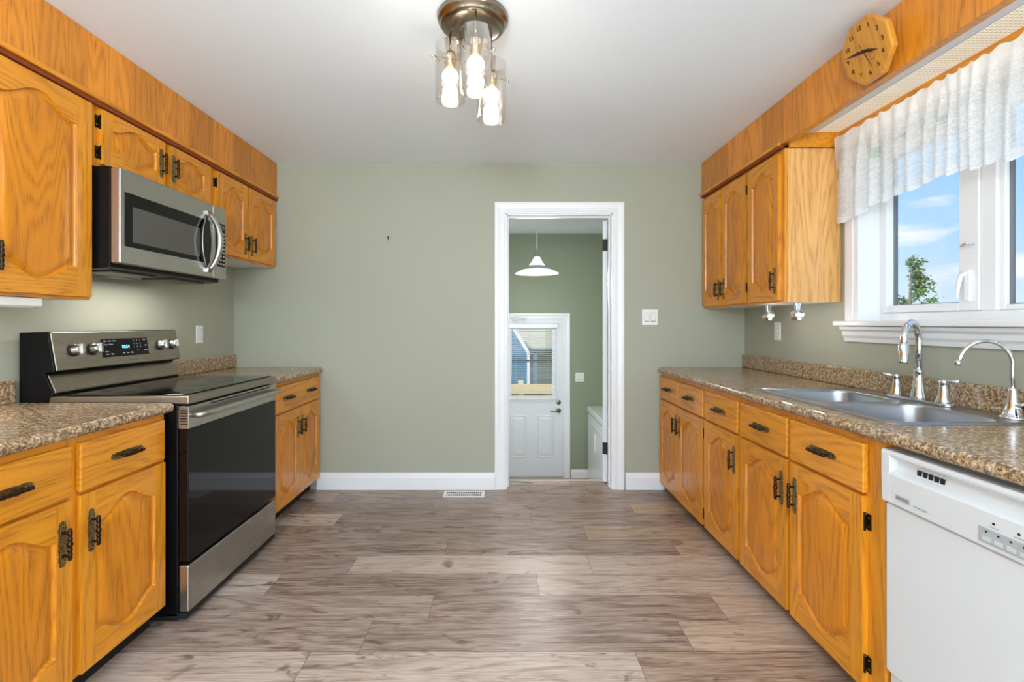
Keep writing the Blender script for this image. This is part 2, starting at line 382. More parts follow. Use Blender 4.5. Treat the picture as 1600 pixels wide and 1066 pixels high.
struct(mb.build('wall_front'))
w2 = thing('window_2', None, None, (0, YB, 0)); struct(w2)  # unseen window added behind the camera to let sky light in
mb = MB(); mb.box(-1.75, 1.55, -.1, -.04, .2, .27, PVC); mb.box(-1.75, 1.55, -.1, -.04, 2.23, 2.3, PVC)
for x in (-1.75, -.68, .40, 1.48): mb.box(x, x+.07, -.1, -.04, .27, 2.23, PVC)
mb.build('frame', w2)
mb = MB()
for x in (-1.68, -.61, .47): mb.box(x, x+1.0, -.075, -.068, .27, 2.23, GLASS)
mb.build('pane', w2)

# entry room beyond the doorway
EX0, EX1 = -.75, 1.75
struct(MB().box(EX0-.1, EX0, D+.12, D2+.1, ZL, H, WALL_DIM).build('wall_entry_left'))
struct(MB().box(EX1, EX1+.1, D+.12, D2+.1, ZL, H, WALL_DIM).build('wall_entry_right'))
BX0, BX1, BZ0, BZ1 = -.10, .785, ZL, 1.30
mb = MB(); mb.box(EX0, BX0, D2, D2+.12, ZL, H-.01, WALL_DIM); mb.box(BX1, EX1, D2, D2+.12, ZL, H-.01, WALL_DIM); mb.box(BX0, BX1, D2, D2+.12, BZ1, H-.01, WALL_DIM)
struct(mb.build('wall_entry_back'))
struct(MB().box(EX0-.1, EX1+.1, D+.12, D2+.12, 2.425, H+.12, CEIL).build('ceiling_entry'))
LANDM = mat('landing_vinyl', lin(168, 150, 134), .35)
mb = MB(); mb.box(EX0, EX1, 4.25, D2+.12, ZL-.1, ZL, LANDM)
for i in range(3): mb.box(EX0, EX1, 3.765+.0*i, 3.765+.243*(2-i)+.0+.001 if i < 2 else 3.78, ZL-.1, -.195*(3-i)+0 if i < 2 else -.195, LANDM)
struct(mb.build('floor_landing'))
struct(MB().box(DX0-.06, DX1+.06, 3.762, 3.785, -.05, .004, mat('pale_nosing', lin(206, 196, 184), .3)).build('trim_1'))

def profile_strip(name, axis, a, b, origin, flip, h=.125, t=.016, m=WHITE):
    """baseboard with a moulded top. axis 'x' runs along x with face toward -y"""
    pr = [(0, 0), (-t, 0), (-t, h*.72), (-t*.9, h*.76), (-t*.62, h*.80), (-t*.62, h*.86), (-t*.4, h*.93), (-t*.35, h), (0, h)]
    mb = MB()
    if axis == 'x': mb.prism([(origin+p[0], p[1]+flip) for p in pr], 'x', a, b, m)
    return struct(mb.build(name))
profile_strip('baseboard_left', 'x', -1.40, -.072, D, 0)
profile_strip('baseboard_right', 'x', .906, 1.195, D, 0)
profile_strip('baseboard_entry', 'x', .872, EX1, D2, ZL, h=.11)

def casing(name, x0, x1, z0, z1, y, w, t=.018, m=WHITE):
    """door casing around three sides, stepped profile; opening x0..x1, top z1, face toward -y"""
    mb = MB()
    prof = [(0, 0), (0, -t*.55), (w*.12, -t*.55), (w*.18, -t*.8), (w*.45, -t*.7), (w*.75, -t), (w*.97, -t), (w, -t*.6), (w, 0)]   # (distance outward, y)
    loops = []
    for d, yy in prof:
        loops.append([(x0-d, y+yy, z0), (x0-d, y+yy, z1+d), (x1+d, y+yy, z1+d), (x1+d, y+yy, z0)])
    v = [p for L in loops for p in L]; f = []; n = len(prof)
    for i in range(n):
        j = (i+1) % n
        for k in range(3): f.append((i*4+k, i*4+k+1, j*4+k+1, j*4+k))
    f.append(tuple(i*4 for i in range(n))); f.append(tuple(i*4+3 for i in range(n))[::-1])
    mb.faces(v, f, m)
    return mb
mb = casing('c', .012, .812, 0, 2.065, D, .085)
mb.box(DX0+.001, .022, D-.002, D+.125, 0, 2.075, WHITE); mb.box(.802, DX1-.001, D-.002, D+.125, 0, 2.075, WHITE); mb.box(DX0+.001, DX1-.001, D-.002, D+.125, 2.055, DZ-.001, WHITE)
mb.box(.022, .034, D+.045, D+.075, 0, 2.055, WHITE); mb.box(.79, .802, D+.045, D+.075, 0, 2.055, WHITE); mb.box(.034, .79, D+.045, D+.075, 2.043, 2.055, WHITE)
struct(mb.build('trim_2', bevel=.0015))
# open interior door, folded back into the entry
d1 = thing('door_1', None, None, (.800, D+.13, .012)); struct(d1); d1.rotation_euler = (0, 0, math.radians(-17))
mb = MB(); mb.box(-.036, 0, 0, .76, 0, 2.03, WHITE_D)
mb.build('slab', d1, bevel=.002)
for z in (.26, 1.84):
    mb = MB(); mb.box(-.037, -.002, -.006, .002, z-.045, z+.045, BMAT); mb.lathe([(.006, z-.046), (.006, z+.046)], BMAT, 10, M=T(.001, -.006, 0)); mb.build('hinge', d1)
mb = MB(); mb.lathe([(.026, 0), (.026, .006), (.012, .010), (.012, .03), (.027, .045), (.027, .06), (.015, .068)], NICKEL, 20, M=T(-.036, .70, .95) @ RY(-PI/2)); mb.build('knob', d1)

# back door of the entry
d2 = thing('door_2', None, None, (0, D2, 0)); struct(d2)
mb = MB(); SY0, SY1 = .012, .052
gx0, gx1, gz0, gz1 = .075, .645, .26, 1.19
mb.box(-.09, gx0, SY0, SY1, ZL+.02, 1.29, WHITE_D); mb.box(gx1, .772, SY0, SY1, ZL+.02, 1.29, WHITE_D)
mb.box(gx0, gx1, SY0, SY1, ZL+.02, gz0, WHITE_D); mb.box(gx0, gx1, SY0, SY1, gz1, 1.29, WHITE_D)
mb.build('slab', d2)
for x0 in (.075, .435):
    mb = MB(); x1 = x0+.215; z0, z1 = -.52, .04
    L = [(0, 0), (.010, -.008), (.020, -.001), (.038, -.003), (.05, -.009)]
    v = []; f = []
    for d, yy in L: v += [(x0+d, SY0+yy, z0+d), (x1-d, SY0+yy, z0+d), (x1-d, SY0+yy, z1-d), (x0+d, SY0+yy, z1-d)]
    for i in range(len(L)-1):
        for k in range(4): f.append((i*4+k, i*4+(k+1) % 4, i*4+4+(k+1) % 4, i*4+4+k))
    f.append(tuple(range(len(v)-4, len(v)))); mb.faces(v, f, WHITE_D); mb.build('panel', d2)
mb = MB()
for a in ((gx0-.03, gx0+.018, gz0-.03, gz1+.03), (gx1-.018, gx1+.03, gz0-.03, gz1+.03), (gx0+.018, gx1-.018, gz0-.03, gz0+.018), (gx0+.018, gx1-.018, gz1-.018, gz1+.03)):
    mb.box(a[0], a[1], 0, SY0, a[2], a[3], PVC)
mb.build('glass_frame', d2, bevel=.003)
fr = MB().box(gx0, gx1, .028, .034, gz0, gz1, GLASS).build('pane', d2)
MB().box(gx0, gx1, .036, .046, .735, .76, DKGREY).build('sash_bar', d2)
mb = MB(); mb.lathe([(.030, 0), (.030, .008), (.024, .014), (.010, .016)], NICKEL, 24, M=T(.713, SY0, .208) @ RX(PI/2)); mb.box(.706, .72, -.022, -.002, .2, .216, NICKEL); mb.build('deadbolt', d2)
mb = MB(); mb.lathe([(.032, 0), (.032, .008), (.022, .014), (.011, .018), (.011, .05)], NICKEL, 24, M=T(.713, SY0, .10) @ RX(PI/2))
mb.tube([(.713, -.04, .10), (.68, -.045, .102), (.64, -.045, .10), (.60, -.043, .094)], [.010, .009, .008, .007], NICKEL); mb.build('lever_handle', d2)
mb = casing('c', -.095, .777, ZL, 1.295, D2, .085); mb.box(BX0, -.09, D2, D2+.12, ZL, 1.295, WHITE); mb.box(.774, BX1, D2, D2+.12, ZL, 1.295, WHITE); mb.box(BX0, BX1, D2, D2+.12, 1.292, BZ1, WHITE)
mb.box(-.09, .774, D2-.01, D2+.12, ZL, ZL+.018, mat('alloy_threshold', lin(200, 200, 198), .35, .6))
struct(mb.build('trim_3', bevel=.001))
dc = tag(MB().box(-.03, .13, D2-.055, D2-.018, 1.322, 1.362, APPL).tube([(.10, D2-.05, 1.32), (.22, D2-.16, 1.315), (.30, D2-.12, 1.31)], .005, APPL).tube([(.30, D2-.12, 1.31), (.10, D2-.04, 1.27)], .005, APPL).box(-.02, .12, D2-.02, D2+.012, 1.240, 1.262, APPL).build('door_closer', bevel=.003), 'grey metal door closer with folding arm above the entry door', 'door closer')

# blind on the back door
bl = thing('window_blind', 'white slatted mini blind hanging over the back door glass', 'blind', (0, D2, 0))
MB().box(.03, .70, -.05, -.022, 1.185, 1.235, PVC).build('headrail', bl, bevel=.003)
mb = MB()
for i in range(34):
    z = 1.17-i*.0265; mb.box(.05, .675, -.0125, .0125, -.0006, .0006, PVC, M=T(0, -.034, z) @ RX(-.22))
mb.build('slats', bl)
mb = MB()
for x in (.15, .36, .57): mb.tube([(x, -.034, 1.185), (x, -.034, .27)], .0012, PVC, 6)
mb.build('ladder_cord', bl)
MB().tube([(.095, -.052, 1.18), (.095, -.052, .55)], .003, PVC, 6).build('tilt_wand', bl)
MB().box(.045, .68, -.046, -.022, .255, .27, PVC).build('bottom_rail', bl, bevel=.002)

# ------------------------------------------------------------------ window_1 (kitchen, right wall)
w1 = thing('window_1', None, None, (XR, 0, 0)); struct(w1)
cw = .085
mb = MB()   # side casing and jambs and head
for (a, b) in ((WY1, WY1+cw), (WY0-cw, WY0)):
    mb.box(-.020, 0, a, b, 1.25, WZ1+.07, WHITE); mb.box(-.027, -.02, a+.018, b-.018, 1.25, WZ1+.07, WHITE)
mb.box(-.020, 0, WY0, WY1, WZ1, WZ1+.07, WHITE)
mb.build('casing', w1, bevel=.004)
mb = MB(); mb.box(-.02, .158, WY1-.012, WY1, WZ0, WZ1, WHITE); mb.box(-.02, .158, WY0, WY0+.012, WZ0, WZ1, WHITE); mb.box(-.02, .158, WY0+.012, WY1-.012, WZ1-.012, WZ1, WHITE); mb.build('jamb', w1, bevel=.002)
mb = MB(); mb.box(-.06, .158, WY0-cw-.035, WY1+cw+.035, 1.228, WZ0+.004, WHITE); mb.build('sill', w1, bevel=.006, seg=3)
mb = MB(); y0, y1 = WY0-cw-.012, WY1+cw+.012
mb.prism([(0, 1.226), (-.038, 1.226), (-.038, 1.212), (-.026, 1.200), (-.024, 1.18), (-.016, 1.168), (-.012, 1.148), (0, 1.148)], 'y', y0, y1, WHITE); mb.build('apron', w1)
# vinyl frame: outer ring, mullions, sashes
mb = MB(); fx0, fx1 = .088, .156
cY0, cY1 = WY0+.012, WY1-.012; cZ0, cZ1 = WZ0+.0, WZ1-.012
mull = (1.86, 1.01)
mb.box(fx0, fx1, cY0, cY1, cZ0, cZ0+.042, PVC); mb.box(fx0, fx1, cY0, cY1, cZ1-.04, cZ1, PVC)
mb.box(fx0, fx1, cY1-.022, cY1, cZ0+.042, cZ1-.04, PVC); mb.box(fx0, fx1, cY0, cY0+.022, cZ0+.042, cZ1-.04, PVC)
for y in mull: mb.box(fx0, fx1, y-.03, y+.03, cZ0+.042, cZ1-.04, PVC)
mb.build('frame', w1, bevel=.003)
bays = [(mull[0]+.03, cY1-.022, .036, 1), (mull[1]+.03, mull[0]-.03, .022, 0), (cY0+.022, mull[1]-.03, .036, 1)]
SEAL = mat('dark_window_gasket', lin(120, 120, 124), .6)
for a, b, sw, op in bays:
    z0, z1 = cZ0+.042, cZ1-.04; mb = MB(); xo = -.006 if op else .012
    far = .030 if op else sw; near = .085 if op and a > 1.5 else sw
    mb.box(fx0+xo, fx0+.05, a+.001, a+near, z0+.001, z1-.001, PVC); mb.box(fx0+xo, fx0+.05, b-far, b-.001, z0+.001, z1-.001, PVC)
    mb.box(fx0+xo, fx0+.05, a+near, b-far, z0+.001, z0+sw, PVC); mb.box(fx0+xo, fx0+.05, a+near, b-far, z1-sw, z1-.001, PVC)
    s_ = mb.build('sash', w1, bevel=.004)
    mb = MB(); mb.box(fx0+.036, fx0+.040, a+near, b-far, z0+sw, z1-sw, GLASS); mb.build('pane', s_)
    mb = MB()
    for q in ((a+near-.001, a+near+.005, z0+sw, z1-sw), (b-far-.005, b-far+.001, z0+sw, z1-sw), (a+near, b-far, z0+sw-.001, z0+sw+.004)):
        mb.box(fx0+.028, fx0+.046, q[0], q[1], q[2], q[3], SEAL)
    mb.build('gasket', s_)
mb = MB(); mb.box(fx0-.020, fx0-.006, 1.915, 1.940, 1.33, 1.46, PVC); mb.tube([(fx0-.018, 1.93, 1.445), (fx0-.028, 1.944, 1.435), (fx0-.031, 1.953, 1.39), (fx0-.030, 1.957, 1.345)], [.009, .009, .008, .006], PVC); mb.build('lock_lever', w1, bevel=.004)
MB().tube([(fx0-.006, 1.91, 1.56), (fx0-.03, 1.915, 1.565), (fx0-.034, 1.935, 1.555)], .006, CHROME, 8).build('latch', w1)

# ------------------------------------------------------------------ cabinet hardware and doors
def smooth(t): t = max(0, min(1, t)); return t*t*(3-2*t)
def pull_mesh():
    mb = MB(); L = .071
    prof = [(-1, .0035), (-.95, .008), (-.88, .011), (-.80, .009), (-.72, .013), (-.6, .0135), (-.5, .011), (-.3, .0125), (0, .0135)]
    prof = prof+[(-a, b) for a, b in prof[-2::-1]]
    poly = [(w_, t*L) for t, w_ in prof]+[(-w_, t*L) for t, w_ in prof[::-1]]
    mb.prism(poly, 'y', -.0035, 0, BRASS)
    mb.prism([(x*.6, z*.86) for x, z in poly], 'y', -.0052, -.003, BRASS)
    for s in (-1, 1):
        mb.lathe([(.0062, 0), (.0040, .006), (.0038, .018), (.006, .024)], BRASS_D, 10, M=T(0, 0, s*.036) @ RX(PI/2))
    bar = []
    for i in range(25):
        t = -1+i/12; r = .0050+.0022*abs(math.cos(t*PI*3.0))+(.0016 if abs(t) < .1 else 0)
        if abs(t) > .95: r = .003
        bar.append((r, t*.050))
    mb.lathe(bar, BRASS_D, 10, M=T(0, -.026, 0))
    bmesh.ops.recalc_face_normals(mb.bm, faces=mb.bm.faces)
    me = bpy.data.meshes.new('handle'); mb.bm.to_mesh(me); mb.bm.free(); me.materials.append(BRASS); me.materials.append(BRASS_D); return me
PULL = pull_mesh()
def pull(parent, x, z, y=0, horizontal=False):
    o = bpy.data.objects.new('handle', PULL); C.objects.link(o); o.parent = parent; o.location = (x, y, z)
    if horizontal: o.rotation_euler = (0, PI/2, 0)
    return o
def hinge_mesh():
    mb = MB(); mb.box(0, .017, -.0025, 0, -.026, .026, BRASS_D); mb.lathe([(.0045, -.03), (.0045, .03)], BRASS_D, 8, M=T(-.001, -.009, 0)); mb.box(-.003, .004, -.012, 0, -.022, .022, BRASS_D)
    mb.lathe([(.0035, 0), (.003, .002)], BRASS, 8, M=T(.010, -.0025, .014) @ RX(PI/2)); mb.lathe([(.0035, 0), (.003, .002)], BRASS, 8, M=T(.010, -.0025, -.014) @ RX(PI/2))
    me = bpy.data.meshes.new('hinge'); mb.bm.to_mesh(me); mb.bm.free(); me.materials.append(BRASS_D); me.materials.append(BRASS); return me
HINGE = hinge_mesh()
def hinge(parent, x, z, y, side):
    o = bpy.data.objects.new('hinge', HINGE); C.objects.link(o); o.parent = parent; o.location = (x, y, z); o.scale = (side, 1, 1); return o
def door(root, x0, x1, z0, z1, yf, h=None, hz=None, hg=None, hgz=(), arch=True, stile=(.055, .055), rail=(.053, .053), amp=.058, th=.02):
    """raised-panel door with cathedral curves top and bottom; front plane at local y=yf"""
    W, Hh = x1-x0, z1-z0; a0, a1 = stile; sp = W-a0-a1
    prof = [(0, 0), (.002, .005), (.0035, .010), (.010, .011), (.022, .0035), (.036, .0005), (.05, .0)]
    sv = [p[0] for p in prof]
    def dep(s):
        if s <= 0: return 0
        for (a, da), (b, db) in zip(prof, prof[1:]):
            if s <= b: return da+(db-da)*(s-a)/(b-a)
        return 0
    us = [0, a0*.5]+[a0+s for s in sv]
    m_ = max(6, int((sp-.1)/.012)); us += [a0+.05+(sp-.1)*i/m_ for i in range(1, m_)] if sp > .12 else []
    us += [W-a1-s for s in sv[::-1]]+[W-a1*.5, W]
    us = sorted(set(round(u, 5) for u in us))
    def hump(u):
        t = (u-a0)/sp*2-1
        if not arch or abs(t) >= 1: return 0
        return amp*smooth(1-abs(t)/.84)**.75
    cols = []
    for u in us:
        hu = hump(u); lo = rail[0]+amp*arch-hu; hi = Hh-rail[1]-amp*arch+hu
        mid = (lo+hi)/2
        vsl = [0, lo*.5]+[min(lo+s, mid) for s in sv]+[mid]+[max(hi-s, mid) for s in sv[::-1]]+[hi+(Hh-hi)*.5, Hh]
        cols.append((u, lo, hi, vsl))
    def vert(u, lo, hi, v):
        s = min(u-a0, W-a1-u, v-lo, hi-v); return (u, dep(s), v)
    fmb, pmb = MB(), MB(); n = len(cols[0][3])
    fmb.mi(OAK_V); fmb.mi(OAK_H); pmb.mi(OAK_P)
    P = [[vert(c[0], c[1], c[2], v) for v in c[3]] for c in cols]
    for mbx, isp in ((fmb, 0), (pmb, 1)):
        V = {}
        def g(i, j):
            if (i, j) not in V: V[(i, j)] = mbx.bm.verts.new(P[i][j])
            return V[(i, j)]
        for i in range(len(cols)-1):
            uc = (cols[i][0]+cols[i+1][0])/2
            for j in range(n-1):
                inn = a0 < uc < W-a1 and 2 <= j < n-3
                if inn != bool(isp): continue
                q = [P[i][j], P[i+1][j], P[i+1][j+1], P[i][j+1]]
                if abs(q[0][2]-q[3][2]) < 1e-6 and abs(q[1][2]-q[2][2]) < 1e-6: continue
                f = mbx.bm.faces.new((g(i, j), g(i+1, j), g(i+1, j+1), g(i, j+1))); f.smooth = bool(isp)
                f.material_index = 0 if isp else (1 if a0 < uc < W-a1 else 0)
        if not isp:   # edges: sides with rounded front
            for m, pts in ((0, [(0, 0, 0), (0, 0, Hh)]), (0, [(W, 0, 0), (W, 0, Hh)]), (1, [(0, 0, 0), (W, 0, 0)]), (1, [(0, 0, Hh), (W, 0, Hh)])):
                (p, q) = pts; mbx.faces([p, q, (q[0], th, q[2]), (p[0], th, p[2])], [(0, 1, 2, 3)], OAK_V if m == 0 else OAK_H)
    bm = fmb.bm; bmesh.ops.remove_doubles(bm, verts=bm.verts, dist=1e-5)
    bmesh.ops.recalc_face_normals(bm, faces=bm.faces)
    do = fmb.build('door', root, loc=(x0, yf, z0), fix=False, bevel=.0025)
    bmesh.ops.recalc_face_normals(pmb.bm, faces=pmb.bm.faces)
    if len(pmb.bm.faces) and sum(f.normal.y for f in pmb.bm.faces) > 0: bmesh.ops.reverse_faces(pmb.bm, faces=pmb.bm.faces)
    pmb.build('panel', do, fix=False)
    if h is not None: pull(do, h-x0, hz-z0)
    if hg:
        for z in hgz: hinge(do, (W if hg == 1 else 0), z-z0, .012 if False else .0185, hg)
    return do
def drawer(root, x0, x1, z0, z1, yf, pulls, th=.02):
    mb = MB(); b = .006
    mb.box(0, x1-x0, 0, th, 0, z1-z0, OAK_H)
    o = mb.build('drawer', root, loc=(x0, yf, z0), bevel=.004)
    for p in pulls: pull(o, p-x0, (z1-z0)/2, 0, True)
    return o
def carcase(root, w, d, z0, z1, stiles, rails, toe=0, under=None, side=None, yf=0, name='body', top=True):
    """box body with face frame: local x 0..w, y from 0 (face frame front) back to d"""
    mb = MB(); S = side or OAK_V; t = .019
    mb.box(0, .016, t, d, z0, z1, S); mb.box(w-.016, w, t, d, z0, z1, S); mb.box(.016, w-.016, t, d, z0, z0+.016, under or OAK_V)
    mb.box(.016, w-.016, d-.006, d, z0+.016, z1, OAK_V)
    if top: mb.box(.016, w-.016, t, d-.006, z1-.016, z1, OAK_V)
    for a, b in stiles: mb.box(a, b, 0, t, z0, z1, OAK_V)
    for a, b in rails:
        xs = sorted(stiles)
        for (p, q), (r, s) in zip(xs, xs[1:]): mb.box(q, r, 0, t, a, b, OAK_H)
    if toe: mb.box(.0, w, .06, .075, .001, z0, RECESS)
    return mb.build(name, root, bevel=.0008)

# right base units; local x = (far end y) - y ; facing -X ; frame front X=1.178, doors front X=1.158
RF = 1.178
def rbase(y_far, y_near, label, doors, drawers, stiles, name='base_cabinet', top=True):
    r = thing(name, label, 'cabinet', (RF, y_far, 0), -PI/2); w = y_far-y_near
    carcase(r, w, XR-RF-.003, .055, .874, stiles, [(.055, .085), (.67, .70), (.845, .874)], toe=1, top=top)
    for a, b, kw in doors: door(r, y_far-a, y_far-b, .062, .681, -.02, **kw)
    for a, b in drawers: drawer(r, y_far-a, y_far-b, .692, .852, -.02, [y_far-(a+b)/2])
    return r
yf = D-.002
rbase(yf, 2.778, 'oak base cabinet against the end wall next to the doorway, two drawers over two doors', [
    (3.560, 3.190, dict(h=yf-3.222, hz=.555)), (3.186, 2.790, dict(h=yf-3.152, hz=.555, hg=1, hgz=(.6, .13)))], [(3.560, 3.190), (3.186, 2.790)],
    [(0, .03), (yf-3.205, yf-3.170), (yf-2.81, yf-2.778)])
yf = 2.777
rbase(yf, 2.360, 'narrow oak base cabinet with one drawer and one door, beside the under-sink unit', [
    (2.763, 2.375, dict(h=yf-2.405, hz=.555))], [(2.763, 2.375)], [(0, .03), (yf-2.39, yf-2.360)])
yf = 2.359
rbase(yf, 1.474, 'oak sink base cabinet beside the white dishwasher with black hinges showing', [
    (2.346, 1.960, dict(h=yf-1.992, hz=.555)), (1.934, 1.545, dict(h=yf-1.900, hz=.555, hg=1, hgz=(.60, .14)))], [(2.346, 1.958), (1.934, 1.541)],
    [(0, .03), (yf-1.975, yf-1.92), (yf-1.56, yf-1.474)], top=False)

# left base units; local x = y - y_near ; facing +X
LF = -1.392
def lbase(y_near, y_far, label, doors, drawers, stiles, name='base_cabinet', lo=.10):
    r = thing(name, label, 'cabinet', (LF, y_near, 0), PI/2); w = y_far-y_near
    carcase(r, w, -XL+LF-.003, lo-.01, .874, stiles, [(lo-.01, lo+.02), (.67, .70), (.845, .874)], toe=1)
    for a, b, kw in doors: door(r, a-y_near, b-y_near, lo, .681, -.02, **kw)
    for a, b, ps in drawers: drawer(r, a-y_near, b-y_near, .692, .852, -.02, [p-y_near for p in ps])
    return r
yn = 1.06
lbase(yn, 1.950, 'oak base cabinet on the near side of the stove with two drawers and two doors', [
    (1.125, 1.515, dict(h=1.478-yn, hz=.555)), (1.546, 1.930, dict(h=1.582-yn, hz=.555))], [(1.125, 1.515, [1.315]), (1.546, 1.930, [1.735])],
    [(0, .075), (1.50-yn, 1.56-yn), (1.915-yn, 1.950-yn)])
yn = .20
lbase(yn, 1.058, 'oak base cabinet nearest the viewer, outside the stove-side pair', [
    (.24, .625, dict(h=.59-yn, hz=.555)), (.645, 1.04, dict(h=.68-yn, hz=.555))], [(.24, .625, [.43]), (.645, 1.04, [.84])], [(0, .05), (.61-yn, .66-yn), (1.02-yn, 1.058-yn)])
yn = 2.735
lbase(yn, D-.002, 'oak base cabinet in the corner beyond the stove, one wide drawer with two pulls', [
    (2.86, 3.200, dict(h=3.168-yn, hz=.555)), (3.206, 3.545, dict(h=3.238-yn, hz=.555))], [(2.86, 3.545, [3.03, 3.38])],
    [(0, .14), (3.19-yn, 3.216-yn), (3.53-yn, D-.002-yn)])

# upper cabinets, left: frame front X=-1.68, doors at -1.70
UF = -1.722
WUND = mat('white_cabinet_underside', lin(226, 226, 222), .5)
def lupper(y_near, y_far, z0, label, doors, stiles, zt=2.178, under=None):
    r = thing('wall_cabinet', label, 'cabinet', (UF, y_near, 0), PI/2); w = y_far-y_near
    carcase(r, w, -XL+UF-.003, z0, zt, stiles, [(z0, z0+.03), (2.13, zt)], under=under or WUND)
    for a, b, kw in doors: door(r, a-y_near, b-y_near, z0+.012, 2.150, -.02, **kw)
    return r
yn = 1.10
lupper(yn, 1.982, 1.338, 'tall oak wall cabinet beside the microwave with long arched doors', [
    (1.16, 1.525, dict(h=1.495-yn, hz=1.47, amp=.06)), (1.540, 1.968, dict(h=1.590-yn, hz=1.47, stile=(.055, .068), amp=.06))],
    [(0, .07), (1.51-yn, 1.56-yn), (1.95-yn, 1.982-yn)])
yn = 1.983
lupper(yn, 2.79, 1.905, 'short oak wall cabinet directly above the microwave', [
    (2.02, 2.392, dict(h=2.366-yn, hz=2.035, hg=-1, hgz=(2.095, 1.965), amp=.04, rail=(.03, .03))), (2.425, 2.765, dict(h=2.453-yn, hz=2.035, amp=.04, rail=(.03, .03)))],
    [(0, .05), (2.38-yn, 2.44-yn), (2.75-yn, 2.79-yn)])
yn = 2.791
lupper(yn, D-.002, 1.657, 'oak wall cabinet in the far corner between the microwave and the green wall', [
    (2.835, 3.165, dict(h=3.135-yn, hz=1.765, hg=-1, hgz=(2.08,))), (3.187, 3.548, dict(h=3.218-yn, hz=1.765))],
    [(0, .055), (3.15-yn, 3.2-yn), (3.53-yn, D-.002-yn)])
# right uppers: frame front X=1.496
RU = 1.496
def rupper(y_far, y_near, label, doors, stiles, side=None):
    r = thing('wall_cabinet', label, 'cabinet', (RU, y_far, 0), -PI/2); w = y_far-y_near
    carcase(r, w, XR-RU-.003, 1.355, 2.178, stiles, [(1.355, 1.385), (2.13, 2.178)], side=side, under=WUND)
    for a, b, kw in doors: door(r, y_far-a, y_far-b, 1.367, 2.155, -.02, **kw)
    return r
yf = D-.002
rupper(yf, 2.911, 'double oak wall cabinet against the green wall beside the doorway', [
    (3.555, 3.262, dict(h=yf-3.290, hz=1.475, stile=(.05, .05))), (3.236, 2.925, dict(h=yf-3.205, hz=1.475, hg=1, hgz=(2.06, 1.46), stile=(.05, .05)))],
    [(0, .03), (yf-3.27, yf-3.225), (yf-2.94, yf-2.911)])
yf = 2.910
rupper(yf, 2.545, 'single oak wall cabinet with pale end panel beside the curtained window', [
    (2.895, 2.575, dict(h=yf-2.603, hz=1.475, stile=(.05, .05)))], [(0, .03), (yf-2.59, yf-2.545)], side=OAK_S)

# ------------------------------------------------------------------ bulkheads (oak fascia to the ceiling)
def fascia(name, x0, y_start, length, rz, zb, lip=True, th=.018, lipw=None):
    mb = MB(); mb.box(0, length, 0, th, zb, H-.002, OAK_B)
    o = mb.build(name, loc=(x0, y_start, 0), rot=(0, 0, rz)); struct(o)
    return o
fascia('trim_4', -1.702, -1.2, D-.002+1.2, PI/2, 2.181)
struct(MB().box(0, D-.002+1.2, -.016, -.001, 2.174, 2.193, OAK_H).box(0, D-.002+1.2, -.006, .018, 2.156, 2.174, LIP_SHADE).build('trim_5', loc=(-1.702, -1.2, 0), rot=(0, 0, PI/2), bevel=.003))  # lower strip is the lip's shaded underside, painted dark
struct(MB().box(XL, -1.721, -1.2, D-.002, 2.181, 2.2, OAK_V).build('trim_6'))
fascia('trim_7', 1.476, D-.002, D+1.0, -PI/2, 2.197, th=.038)
struct(MB().box(0, D-2.545-.002, -.016, -.001, 2.190, 2.208, OAK_H).box(0, D-2.545-.002, -.006, .0185, 2.1785, 2.196, LIP_SHADE).build('trim_8', loc=(1.476, D-.002, 0), rot=(0, 0, -PI/2), bevel=.003))
# light box over the window: oak end panel, wall cleat, housing and lit diffuser
lb = thing('light_box', 'long recessed light box with lit prismatic panel above the curtained window', 'ceiling light', (1.515, 2.5445, 0), -PI/2)
L_ = 2.5445-.25
MB().box(.0, .012, .0, .284, 2.180, 2.30, OAK_H).build('end_panel', lb, bevel=.001)
MB().box(.013, L_, .262, .284, 2.228, 2.262, OAK_H).build('wall_cleat', lb, bevel=.002)
MB().box(.013, L_, .002, .128, 2.252, 2.256, mat('grey_metal_housing', lin(226, 230, 236), .4)).box(.013, L_, .002, .26, 2.30, 2.304, WHITE).box(.013, L_, .127, .129, 2.250, 2.266, WHITE).build('housing', lb)
MB().box(.013, L_, .130, .262, 2.258, 2.262, DIFF).build('diffuser', lb)
light('light_box_tube', 'AREA', (1.62, 1.55, 2.25), 1.1, (1, .95, .84), .10, (0, 0, 0), 1.6)

# ------------------------------------------------------------------ countertops
def counter_profile(front, back, z0, z1):
    """(y,z) profile with a rolled front edge at y=front"""
    r = (z1-z0)/2*.98; p = [(back, z0), (back, z1)]
    for i in range(9):
        a = math.radians(90+180*i/8); p.append((front+r+math.cos(a)*r, (z0+z1)/2+math.sin(a)*r))
    return p
ct = thing('countertop', 'long speckled brown countertop with sink cutout under the window', 'countertop', (XR, D-.002, 0), -PI/2)
Z0, Z1 = .876, .915; fr = 1.146-XR
mb = MB(); L_ = D-.002-.42
mb.prism(counter_profile(fr, 1.255-XR, Z0, Z1), 'x', 0, L_, GRAN, smooth=False)
mb.box(0, L_, 1.748-XR, -.002, Z0, Z1, GRAN)
mb.box(0, D-.002-2.36, 1.255-XR, 1.748-XR, Z0, Z1, GRAN); mb.box(D-.002-1.54, L_, 1.255-XR, 1.748-XR, Z0, Z1, GRAN)
mb.build('worktop', ct)
MB().box(0, L_, -.023, -.002, Z1+.0005, 1.012, GRAN).build('backsplash', ct, bevel=.006, seg=3)
def lcounter(y0, y1, label):
    r = thing('countertop', label, 'countertop', (XL, y0, 0), PI/2)
    mb = MB(); mb.prism(counter_profile(-(-1.355-XL), -.002, Z0, Z1), 'x', 0, y1-y0, GRAN); mb.build('worktop', r)
    MB().box(0, y1-y0, -.022, -.002, Z1+.0005, 1.008, GRAN).build('backsplash', r, bevel=.006, seg=3)
